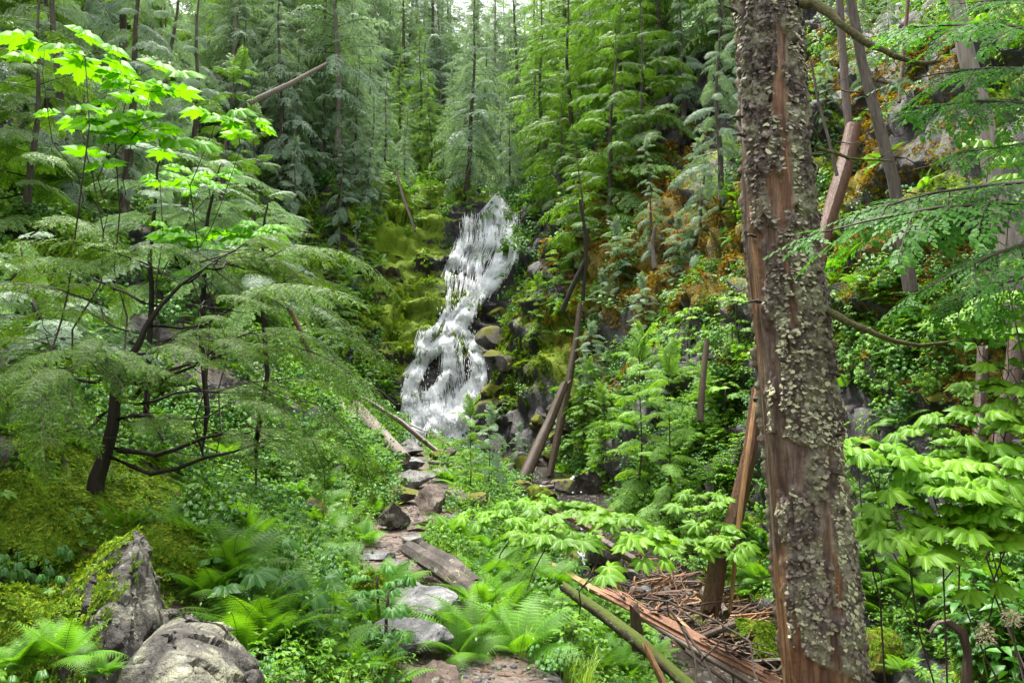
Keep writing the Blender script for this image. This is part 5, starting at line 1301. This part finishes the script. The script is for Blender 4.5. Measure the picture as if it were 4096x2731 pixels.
# thin grey-green cedars standing behind it
BNC = [cedar_near(i + 80, 1.1, .8, .024, .012).mesh('bough', [M_ced, M_twig]) for i in range(3)]
for j, (pts, lab) in enumerate([([(152, 292, 7.2), (150, 255, 7.2), (154, 215, 7.2), (157, 170, 7.2), (162, 120, 7.2)], 'slim grey-green cedar behind the crooked hemlock'), ([(205, 262, 7.6), (207, 225, 7.6), (214, 190, 7.6), (220, 165, 7.6)], 'slim cedar right of the slim cedar behind the crooked hemlock'), ([(54, 345, 6.2), (40, 318, 6.2), (28, 290, 6.3), (20, 240, 6.4)], 'slim dark-stemmed cedar at the left picture edge'), ([(262, 300, 8), (262, 260, 8), (264, 225, 8), (268, 200, 8)], 'slim cedar over the reddish leaning trunk')]):
    bb = at(*pts[0]); e = empty('cedar_tree', bb); P = [at(*p) - bb for p in pts]; mb = MB(); q = []
    g_ = ground(bb.x, bb.y); P = [Vector((0, 0, min(-.1, g_.z - bb.z - .1)))] + P
    for a, b in zip(P, P[1:]): q += wob(a, b, 4, .05, 0, rh)[:-1]
    q.append(P[-1]); tube(mb, q, [.03 * (1 - .8 * i / len(q)) for i in range(len(q))], 7); mb.build('trunk', [M_dbark], e, True)
    for k in range(20):
        i = int(len(q) * (.25 + .75 * k / 20)); i = min(i, len(q) - 1); a = k * 2.4 + rh.uniform(-.4, .4)
        o = bpy.data.objects.new('bough', BNC[k % 3]); COL.objects.link(o); o.parent = e; o.matrix_local = frame(q[i], Vector((math.cos(a), math.sin(a), rh.uniform(-.1, .25))), Vector((0, 0, 1)), (1.0 - .55 * k / 20) * rh.uniform(.7, 1.), rh.uniform(-.3, .3))
    L_(e, lab, 'tree', None, False)

# ------------------------------------------------------------------ cedar boughs reaching in from the right
CN = [cedar_near(i + 90, .62, .35, .020, .0095) for i in range(4)]
CNm = [b.mesh('spray', [M_cedd, M_twig]) for b in CN]
cbx = at(1110, 150, 2.3); ce = empty('cedar_branch', cbx); mb = MB()
for (a, b, Y, s) in [((1080, 205), (846, 262), 2.2, 1.1), ((1085, 45), (915, 42), 2.2, .8), ((1085, 75), (925, 100), 2.3, .8), ((1080, 110), (932, 135), 2.3, .75), ((1085, 150), (970, 165), 2.2, .6), ((1080, 230), (935, 312), 2.1, .8), ((1085, 180), (880, 245), 2.4, 1.), ((1085, 262), (960, 330), 2.3, .7), ((1085, 10), (970, 20), 2.3, .6)]:
    A_ = at(a[0], a[1], Y) - ce.location; B_ = at(b[0], b[1], Y - .05) - ce.location
    o = bpy.data.objects.new('spray', CNm[rh.randrange(4)]); COL.objects.link(o); o.parent = ce
    d = (B_ - A_); o.matrix_local = frame(A_, Vector((d.x, d.y, d.z + .12 * d.length)), Vector((.1, -.45, 1)), d.length / .6, rh.uniform(-.3, .3))
    tube(mb, wob(Vector((.25, 0, A_.z * .6)), A_, 5, .05, 0, rh), [.008, .007, .006, .005, .005], 5)
tube(mb, [Vector((.25, 0, -.6)), Vector((.26, .02, 0)), Vector((.25, 0, .7))], [.02, .018, .015], 7)
mb.build('branch', [M_twig], ce, True); L_(ce, 'deep green cedar sprays hanging in from the right picture edge', 'branch', None, False)
# ------------------------------------------------------------------ big lobed-leaf plants
pk = random.Random(61)
def club(px, py, Y, Rl, n, label, mat=None, name='broadleaf_plant', lobes=7, deep=.42, maxh=1.6, flatten=0., cat='plant', group=None, back=0.):
    top = at(px, py, Y); g = ground(top.x, top.y); h = max(.15, min(maxh, top.z - g.z)); b = Vector((top.x, top.y, top.z - h))
    if top.z - h > g.z + .05:
        b = Vector((top.x + pk.uniform(-.1, .1), top.y, g.z - .05)); h = top.z - b.z
    st, lf = MB(), MB(); rg = pk
    pts = wob(b, top, 8, .12 if h > .5 else .06, 0, rg); pts = [p - b for p in pts]
    tube(st, pts, [.011 * (1.3 - .6 * i / 7) for i in range(8)], 6)
    for k in range(n):
        tier = k % 3; p = pts[-1 - tier] if h < .8 else pts[-1].lerp(pts[-2], tier * .4); a = 2.4 * k + rg.uniform(-.3, .3); l = Rl * rg.uniform(.8, 1.7) * (1 + .25 * tier); el = rg.uniform(.1, .5) * (1 - .3 * tier)
        d = Vector((math.cos(a) * math.cos(el), math.sin(a) * math.cos(el), math.sin(el))); q = p + d * l
        tube(st, [p, p.lerp(q, .5) + Vector((0, 0, .05 * l)), q], [.0035, .003, .0025], 4, 0, .5, False)
        ld = Vector((d.x, d.y, rg.uniform(-.35, .08))).normalized()
        lf.put(palmate(rg, Rl * rg.uniform(.75, 1.15), lobes, deep, .05, rg.uniform(.1, .3)), frame(q - ld * .02, ld, Vector((rg.uniform(-.15, .15), rg.uniform(-.35, .05), 1)), 1., rg.uniform(-.2, .2)), rg.random())
    e = empty(name, b); st.build('stem', [M_twig if h > .4 else M_herb], e, True); lf.build('leaves', [mat or M_club], e)
    L_(e, label, cat, group, True, (px, py)); return e
def whorls(bpx, bpy_, bY, tops, Rl, n, label, mat, group=None, name='broadleaf_shrub', cat='shrub', r0=.01):
    """one shrub: branches from a common base to several whorls of lobed leaves"""
    b = at(bpx, bpy_, bY); g = ground(b.x, b.y); b = Vector((g.x, g.y, g.z - .05)); rg = pk
    e = empty(name, b); st, lf = MB(), MB(); P0 = Vector((0, 0, 0)); nodes = [P0]
    for (px, py, Y) in tops:
        t = at(px, py, Y) - b; s0 = min(nodes, key=lambda q: (q - t).length * (1.6 if q.length < .01 else 1) + (3 if q.z > t.z else 0))
        pts = wob(s0, t, 7, .11, .03, rg); tube(st, pts, [r0 * (.9 if s0.length < .01 else .5) * (1 - .1 * i) for i in range(7)], 6); nodes += pts[2:5]
        for k in range(n):
            p = pts[-1 - (k % 3 == 2)]; a = 2.4 * k + rg.uniform(-.3, .3); l = Rl * rg.uniform(.7, 1.6); el = rg.uniform(.0, .45)
            d = Vector((math.cos(a) * math.cos(el), math.sin(a) * math.cos(el), math.sin(el))); q = p + d * l
            tube(st, [p, p.lerp(q, .5) + Vector((0, 0, .05 * l)), q], [.003, .0025, .002], 4, 0, .5, False)
            ld = Vector((d.x, d.y, rg.uniform(-.35, .08))).normalized()
            lf.put(palmate(rg, Rl * rg.uniform(.6, 1.2), 7, .5, .07, rg.uniform(.05, .25)), frame(q - ld * .02, ld, Vector((rg.uniform(-.15, .15), rg.uniform(-.45, -.05), 1)), 1., rg.uniform(-.2, .2)), rg.random())
    st.build('stem', [M_twig], e, True); lf.build('leaves', [mat], e); L_(e, label, cat, group, False); return e
G1 = 'lobed-leaf plants'
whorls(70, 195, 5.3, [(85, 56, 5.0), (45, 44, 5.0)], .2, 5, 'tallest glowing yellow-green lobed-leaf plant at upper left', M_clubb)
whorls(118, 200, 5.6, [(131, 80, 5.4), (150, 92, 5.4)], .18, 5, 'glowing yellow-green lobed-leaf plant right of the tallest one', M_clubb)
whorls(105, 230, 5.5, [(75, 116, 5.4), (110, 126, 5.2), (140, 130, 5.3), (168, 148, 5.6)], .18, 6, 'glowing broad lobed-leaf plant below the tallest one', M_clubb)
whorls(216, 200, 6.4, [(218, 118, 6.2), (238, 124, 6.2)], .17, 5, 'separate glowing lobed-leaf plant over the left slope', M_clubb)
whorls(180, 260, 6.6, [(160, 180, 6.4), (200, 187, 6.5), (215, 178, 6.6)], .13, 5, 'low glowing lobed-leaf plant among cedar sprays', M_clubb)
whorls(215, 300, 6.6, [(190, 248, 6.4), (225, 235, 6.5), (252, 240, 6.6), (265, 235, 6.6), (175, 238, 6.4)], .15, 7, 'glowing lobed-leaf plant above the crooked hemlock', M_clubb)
whorls(520, 600, 7.0, [(556, 518, 7.0), (585, 512, 7.3), (612, 525, 7.0), (541, 538, 6.8), (572, 545, 6.6)], .18, 8, 'wide plant with broad bright lobed leaves hanging over the creek', M_club, r0=.011)
whorls(560, 640, 6.6, [(602, 545, 6.6), (645, 552, 6.6), (630, 532, 6.9)], .18, 7, 'broad lobed leaves reaching right over the driftwood', M_club, r0=.011)
whorls(490, 580, 7.4, [(520, 512, 7.6), (500, 522, 7.4), (478, 520, 7.6), (535, 505, 7.7)], .14, 7, 'lobed-leaf plant at the left end of the creekside leaves', M_club, r0=.01)
whorls(726, 585, 8.0, [(698, 514, 8), (716, 530, 7.8), (672, 538, 7.8), (695, 552, 7.6), (736, 548, 7.4), (706, 500, 8.2)], .16, 7, 'lobed-leaf plant in front of the reddish leaning snag', M_club, r0=.01)
whorls(960, 640, 5.2, [(922, 462, 4.9), (945, 476, 4.7), (965, 466, 4.9), (950, 492, 4.6), (985, 455, 5.1), (1005, 476, 4.8), (930, 486, 4.8), (975, 486, 4.7)], .15, 8, 'big maple-like shrub with layered bright leaves right of the dead trunk', M_club)
whorls(930, 640, 5.0, [(896, 512, 4.7), (905, 545, 4.6), (880, 532, 4.7), (892, 540, 4.6)], .14, 7, 'low maple-like shrub close to the dead trunk', M_club)
whorls(1000, 640, 4.9, [(960, 535, 4.6), (990, 524, 4.6), (1005, 538, 4.7), (978, 520, 4.7), (1018, 515, 4.6)], .14, 8, 'maple-like shrub with flat leaf fans above the cream plumes', M_club)
whorls(890, 560, 5.2, [(858, 464, 4.7), (880, 466, 4.7), (870, 455, 4.8)], .13, 5, 'small maple-like shrub touching the dead trunk', M_club)
whorls(1040, 480, 5.4, [(985, 316, 5.2), (1010, 322, 5.2), (965, 328, 5.3), (1018, 300, 5.2), (1000, 340, 5.2)], .14, 7, 'maple-like shrub at the right edge below the cedar sprays', M_club)
whorls(1030, 520, 5.4, [(1010, 370, 5.2), (985, 390, 5.2), (1018, 392, 5.2), (952, 425, 5), (1018, 430, 5), (930, 440, 5.), (990, 415, 5.1)], .13, 7, 'maple-like shrub above the big maple-like shrub', M_club)
whorls(1060, 330, 5.2, [(1012, 165, 4.7), (1022, 180, 4.6), (950, 203, 4.9), (935, 210, 4.9), (1000, 150, 4.8)], .11, 5, 'sparse bright shrub beside the pale trunk', M_club)
for (px, py, Y, Rl, n) in [(268, 590, 4.6, .15, 5), (300, 604, 4.4, .13, 4), (316, 582, 4.8, .11, 5), (270, 548, 5.2, .12, 5), (228, 580, 4.4, .13, 4), (257, 583, 4.6, .12, 4), (344, 612, 4.6, .09, 4), (388, 592, 4.8, .09, 7), (378, 575, 5.2, .08, 6), (360, 640, 4.5, .08, 6), (395, 640, 4.5, .08, 5), (300, 640, 4.2, .08, 6), (290, 665, 4., .08, 6)]:
    club(px, py, Y, Rl, n, 'low plant with wet dark green lobed leaves', M_herbd, maxh=1., group=G1)
for (px, py, Rl, n) in [(690, 311, .17, 7), (678, 332, .17, 7), (739, 324, .15, 6), (726, 386, .2, 8), (660, 399, .18, 8), (604, 238, .2, 6), (570, 330, .18, 6), (747, 348, .14, 7), (640, 370, .16, 7), (700, 350, .15, 7), (735, 300, .14, 6), (715, 330, .15, 6), (462, 150, .3, 7), (475, 165, .3, 7), (425, 175, .26, 6), (440, 165, .26, 6), (395, 130, .26, 6), (640, 140, .22, 5)]:
    h, nn = hit(px, py + 6)
    if h: club(px, py, h.y - .5, Rl, n, 'lobed-leaf shrub clinging to the cliff', M_club, maxh=1.2, group='lobed-leaf shrubs on the cliff')

# ------------------------------------------------------------------ ferns
FM = [fern(i, 10 + i, .62).mesh('fern', [M_fern, M_twig]) for i in range(4)]
def put_fern(px, py, s, Y=None, lab='feathery bright green fern'):
    h, nn = hit(px, py)
    if h is None: return
    if Y: h = at(px, py, Y)
    o = inst('fern', [(None, FM[pk.randrange(4)])], h - Vector((0, 0, .02)), (pk.uniform(-.15, .15) - .1, pk.uniform(-.2, .2), pk.uniform(0, 6.28)), s)
    L_(o, lab, 'fern', 'ferns of the ravine floor', True, (px, py - 10)); return o
for (px, py, s, Y) in [(62, 655, .42, 2.45), (20, 668, .36, 2.4), (105, 668, .2, 2.5)]: put_fern(px, py, s, Y, 'light green fern in front of the boulder')
for (px, py, s) in [(485, 590, 1.), (515, 575, 1.), (545, 590, 1.1), (505, 612, 1.), (540, 625, 1.), (575, 640, 1.), (470, 640, .8), (455, 655, .7), (600, 660, .9), (560, 610, .9), (520, 655, .8), (620, 640, .7), (585, 678, .9), (640, 672, .8), (480, 560, .8), (530, 552, .8), (497, 540, .8),
                    (745, 600, 1.), (760, 580, 1.), (735, 570, .9), (765, 545, .8), (880, 600, 1.), (905, 580, 1.1), (935, 600, 1.), (890, 622, .8), (925, 620, .8), (965, 600, .9), (870, 570, .9), (985, 625, .9), (915, 560, .9), (1000, 590, .8),
                    (345, 525, .8), (320, 535, .9), (295, 555, .9), (360, 545, .7), (265, 520, .8), (245, 545, .8), (330, 560, .8), (290, 500, .9), (320, 490, .8), (255, 490, .8), (340, 585, .7), (250, 625, .8), (270, 650, .8), (310, 660, .7), (240, 660, .7), (330, 680, .7), (365, 680, .6), (290, 620, .7), (215, 600, .7), (200, 560, .7), (180, 545, .6),
                    (30, 200, 1.2), (60, 205, 1.2), (20, 165, 1.2), (90, 215, 1.), (40, 180, 1.1), (320, 455, .9), (350, 470, .8), (300, 440, .9), (365, 500, .6), (475, 590, .7), (480, 610, .7), (447, 480, .7), (455, 500, .6), (650, 460, .9), (680, 470, .9), (630, 430, 1.), (730, 480, .9)]:
    put_fern(px + pk.uniform(-4, 4), py, s * 1.15)
for k in range(34):
    a_ = pk.uniform(0, 1); put_fern(470 + 170 * a_ + pk.uniform(-25, 25), 560 + 100 * a_ + pk.uniform(-25, 30), pk.uniform(.7, 1.15))
for k in range(24): put_fern(pk.uniform(200, 385), pk.uniform(455, 640), pk.uniform(.6, 1.))

# ------------------------------------------------------------------ single shrubs
def shrub(seed, mat, **kw):
    st, lf = leafy(seed, **kw); return [('stem', st.mesh('stem', [M_twig])), ('leaves', lf.mesh('leaves', [mat]))]
SH = [shrub(1, M_herb, h=.6, n=12, L=.085, kind='pinnate', stems=5), shrub(2, M_herb, h=.55, n=12, L=.09, kind='palmate', stems=5), shrub(3, M_herb, h=.5, n=16, L=.07, kind='ovate', stems=6), shrub(4, M_herbd, h=.5, n=11, L=.13, w=.42, kind='ovate', stems=5, lean=.8)]
def put_shrub(px, py, i, s, lab, Y=None):
    h, nn = hit(px, py)
    if h is None: return
    if Y: h = at(px, py, Y)
    o = inst('shrub', SH[i], h - Vector((0, 0, .03)), (pk.uniform(-.1, .1), pk.uniform(-.1, .1), pk.uniform(0, 6.28)), s); L_(o, lab, 'shrub', 'leafy shrubs', True, (px, py - 10))
SN = ['shrub of toothed leaflets', 'shrub of small lobed leaves', 'shrub of small oval leaves', 'clump of drooping pointed leaves']
for (px, py, i, s) in [(1010, 665, 3, 1.3), (990, 650, 3, 1.2), (1020, 640, 3, 1.3), (975, 670, 3, 1.), (1015, 690, 3, 1.2), (575, 650, 0, 1.), (600, 640, 0, 1.1), (620, 655, 0, 1.), (560, 670, 0, .9), (640, 660, 0, .9), (545, 600, 3, 1.), (570, 610, 3, 1.), (585, 600, 3, .8),
                       (730, 440, 0, 1.2), (715, 460, 0, 1.3), (740, 470, 0, 1.3), (695, 470, 0, 1.2), (720, 490, 0, 1.2), (745, 500, 0, 1.1), (705, 420, 2, 1.3), (735, 410, 2, 1.3), (690, 440, 1, 1.3), (670, 430, 1, 1.3), (745, 380, 2, 1.2), (715, 370, 2, 1.2),
                       (870, 330, 0, 1.), (890, 310, 0, 1.), (905, 345, 0, 1.), (880, 360, 1, 1.), (900, 375, 1, 1.), (870, 395, 1, .9), (920, 320, 1, .9), (895, 280, 0, .9), (940, 360, 0, .8), (885, 420, 1, .7), (905, 410, 2, .8), (865, 300, 2, .9), (930, 390, 2, .7), (910, 300, 0, 1.), (850, 380, 2, .9),
                       (350, 430, 1, 1.), (370, 450, 1, 1.), (340, 450, 2, 1.), (375, 425, 1, .9), (360, 480, 2, .9), (325, 470, 1, 1.), (380, 470, 1, .8), (350, 500, 2, .8), (300, 470, 1, 1.), (385, 440, 1, .7), (350, 410, 2, 1.), (330, 420, 1, 1.), (300, 330, 0, 1.2), (325, 300, 0, 1.2), (345, 290, 2, 1.2), (365, 340, 2, 1.)]:
    put_shrub(px, py, i, s, SN[i])
# cream plumes at the lower right
for (px, py) in [(1012, 612), (985, 627)]:
    mb = MB(); p = at(px, py, 4.3); g = ground(p.x, p.y); b = p - Vector((0, 0, .45)); e = empty('flower', b)
    tube(mb, wob(Vector((0, 0, 0)), p - b, 6, .05, 0, pk), [.004, .0035, .003, .003, .002, .002], 5); mb.build('stem', [M_herb], e); f_ = MB(); c = p - b
    for k in range(260):
        a = pk.uniform(0, 6.28); l = pk.uniform(.0, .05); z = pk.uniform(-.05, .035); q = c + Vector((math.cos(a) * l, math.sin(a) * l, z - l * .8))
        diamond(f_, q, Vector((math.cos(a), math.sin(a), pk.uniform(-.8, .6))).normalized(), Vector((pk.uniform(-1, 1), pk.uniform(-1, 1), 1)).normalized(), .02, .007, pk.random())
    f_.build('plume', [M_plume], e); L_(e, 'cream feathery flower plume above dark pointed leaves', 'flower', 'cream flower plumes', False, (px, py))

# ------------------------------------------------------------------ uncountable growth
y_ = FC[:, 1]; near_ok = y_ < 46
leftbank = (FC[:, 0] < I(y_, PATHX) - .35) * (y_ < 34)
between = (FC[:, 0] > I(y_, PATHX) + .3) * (FC[:, 0] < I(y_, XS) - .75) * (y_ < 26)
rightb = (FC[:, 0] > I(y_, XS) + 1.0)
cliff = zone((412, 300, 48, 95, 1), (445, 330, 75, 150, 1), (520, 390, 60, 75, 1))
rockbare = zone((960, 130, 60, 60, .9), (900, 425, 60, 28, .8), (100, 600, 110, 70, .85), (60, 505, 110, 40, .9), (200, 640, 60, 60, .8))
open_path = (fpath > .25) | (fstr > .3)
dens = np.clip(leftbank * 1. + between * 1. + rightb * (.1 + .9 * zone((665, 450, 110, 110, 1), (930, 540, 120, 110, .9), (900, 340, 60, 80, .8), (720, 360, 50, 80, .7)) + 0.25 * (fmoss > .58)) + (y_ > 34) * .4, 0, 1)
dens = dens * (1 - cliff * .92) * (1 - rockbare) * (~open_path)
dens = dens * np.clip((fmoss - .3) * 4, .25, 1)
sz = lambda d: np.clip(.55 + d * .045, .6, 2.2)
T_leaf = []
for i, (mt, kw) in enumerate([(M_herb, dict(h=.28, n=9, L=.055, kind='palmate', stems=4, lean=.9)), (M_herb, dict(h=.3, n=10, L=.05, kind='ovate', stems=5, lean=.9)), (M_herbd, dict(h=.3, n=8, L=.06, kind='palmate', stems=4, lean=1.)), (M_herb, dict(h=.34, n=7, L=.06, kind='pinnate', stems=3, lean=.8)), (M_herb, dict(h=.25, n=12, L=.04, kind='ovate', stems=5, lean=1.))]):
    st, lf = leafy(300 + i, **kw); lf.put(st, Matrix.Identity(4)); T_leaf.append(lf.mesh('leafy_piece', [mt]))
P_, N_, D_2, ix = pick(dens / sz(FD) ** 2 * near_ok, 26, 1)
scatter('ground_cover', 'leafy green ground cover of small herbs over the banks', 'ground cover', P_, N_, sz(D_2) * np.random.default_rng(5).uniform(.6, 1.3, len(P_)), T_leaf, .5, 1)
NCOV = len(P_)
T_f = [fern(310 + i, 7, .4, False).mesh('small_fern_piece', [M_fern, M_twig]) for i in range(3)]
P_, N_, D_2, ix = pick(dens / sz(FD) ** 2 * near_ok, 4, 2)
scatter('small_ferns', 'small ferns mixed through the ground cover', 'ferns', P_, N_, sz(D_2) * np.random.default_rng(6).uniform(.6, 1.2, len(P_)), T_f, .6, 2)
T_g = [grass(320 + i).mesh('grass_piece', [M_grass]) for i in range(3)]
gd = between * 1. + np.exp(-((FC[:, 0] - I(y_, PATHX) + .8) / .35) ** 2) * (y_ < 20) * 1.5
P_, N_, D_2, ix = pick(gd * (~open_path) * (y_ < 24) * (1 - rockbare), 7, 3)
scatter('grass', 'fine green grass tufts along the footpath', 'grass', P_, N_, np.random.default_rng(7).uniform(.5, 1.1, len(P_)), T_g, .7, 3)
T_m = [moss_tuft(330 + i).mesh('moss_piece', [M_moss]) for i in range(3)]; T_b = [moss_tuft(340 + i, 34, .045, .014).mesh('brown_moss_piece', [M_mossb]) for i in range(3)]
md_ = np.clip(zone((60, 500, 130, 60, 1.), (160, 560, 120, 60, .6), (40, 620, 120, 80, .8)) + .12 * (y_ < 9) * (fmoss > .5), 0, 1) * (y_ < 9)
P_, N_, D_2, ix = pick(md_ * (~open_path), 330, 4)
scatter('moss', 'yellow-green feather moss on the left mound and boulders', 'moss', P_, N_, np.random.default_rng(8).uniform(.35, .8, len(P_)), T_m, .2, 4)
mm = mossadd[fq].mean(1) + fmoss * .4; og = orange[fq].mean(1)
md2 = np.clip((mm - .28) * 4, 0, 1) * (y_ > 6) * (y_ < 36) * np.clip(1 - open_path, 0, 1)
P_, N_, D_2, ix = pick(md2 * (og < .45) / np.clip(FD / 8, 1, 5) ** 2, 34, 5)
scatter('green_moss', 'green moss cushions on the cliff ledges', 'moss', P_, N_, np.clip(D_2 / 8, 1, 5) * np.random.default_rng(9).uniform(.7, 1.3, len(P_)), T_m, .1, 5)
P_, N_, D_2, ix = pick(md2 * (og >= .45) / np.clip(FD / 8, 1, 5) ** 2, 40, 6)
scatter('brown_moss', 'golden brown moss cushions on the right cliff', 'moss', P_, N_, np.clip(D_2 / 8, 1, 5) * np.random.default_rng(10).uniform(.7, 1.3, len(P_)), T_b, .1, 6)
# moss on the near boulders
def surf_points(o, n, test, seed):
    rg = random.Random(seed); P = []; Nn = []; ps = [p for p in o.data.polygons]; wts = [p.area for p in ps]; M = o.matrix_basis; R3 = M.to_3x3()
    for p in rg.choices(ps, wts, k=n * 6):
        c = M @ p.center; nn = (R3 @ p.normal).normalized()
        if test(c, nn, to_px(c)): P.append(list(c)); Nn.append(list(nn))
        if len(P) >= n: break
    return P, Nn
PP, NN = [], []
for o in list(bpy.data.objects):
    if o.name.split('.')[0] in ('boulder', 'rock') and o.get('label'):
        s_ = o['label']
        if 'pointed lichen' in s_: t_ = lambda c, n, q: (n.x < -.35 and n.z > .1) or (q[0] < 62) or (math.dist(q, (108, 592)) < 13 and n.y < 0); n_ = 260
        elif 'moss' in s_ and ('mound' in s_ or 'fern' in s_ or 'behind the pointed' in s_): t_ = lambda c, n, q: n.z > -.1 or fbm(np.array([[c.x * 3, c.y * 3, c.z * 3]]), 2)[0] > .5; n_ = 1500
        elif 'moss' in s_: t_ = lambda c, n, q: n.z > .25; n_ = 120
        else: continue
        a, b = surf_points(o, n_, t_, 7); PP += a; NN += b
scatter('boulder_moss', 'yellow feather moss growing over the near boulders', 'moss', np.array(PP), np.array(NN), np.random.default_rng(11).uniform(.3, .65, len(PP)), T_m, .1, 7)
# gravel on the path, bark and wood chips in the creek
gv = []
for i in range(4): gv.append(rock(400 + i, .02, .017, .009, 8, 1).mesh('gravel_piece', [[M_rockg, M_rockr, M_slab, M_rockr][i]]))
for i in range(2):
    mb = MB(); mb.add([(-.03, -.006, 0), (.03, -.004, .004), (.028, .006, .008), (-.028, .007, .002), (0, 0, .012)], None, [(0, 1, 4), (1, 2, 4), (2, 3, 4), (3, 0, 4)], 0, .5); gv.append(mb.mesh('chip_piece', [M_red if i else M_brown]))
P_, N_, D_2, ix = pick((fpath > .15) * (y_ < 14) * 1. + (fstr > .2) * (y_ < 14) * (y_ > 6) * .5, 330, 8)
scatter('gravel', 'loose gravel and bark chips on the footpath', 'gravel', P_, N_, np.random.default_rng(12).uniform(.4, 1.8, len(P_)), gv, .3, 8)
tw = []
for i in range(4):
    mb = MB(); rg = random.Random(i); tube(mb, wob((-.15, 0, .01), (.15, 0, .03), 6, .15, 0, rg), [.005, .005, .004, .004, .003, .002], 4); tw.append(mb.mesh('twig_piece', [[M_brown, M_red, M_twig, M_orange][i]]))
P_, N_, D_2, ix = pick((zone((690, 615, 90, 50, 1.)) * (rightb | (fstr > .1)) * 1. + (fstr > .1) * .3) * (y_ < 16) * (y_ > 6), 60, 9)
scatter('twig_litter', 'litter of small twigs and bark in the creek', 'twigs', P_, N_, np.random.default_rng(13).uniform(.4, 1.6, len(P_)), tw, .3, 9)
finish_labels()
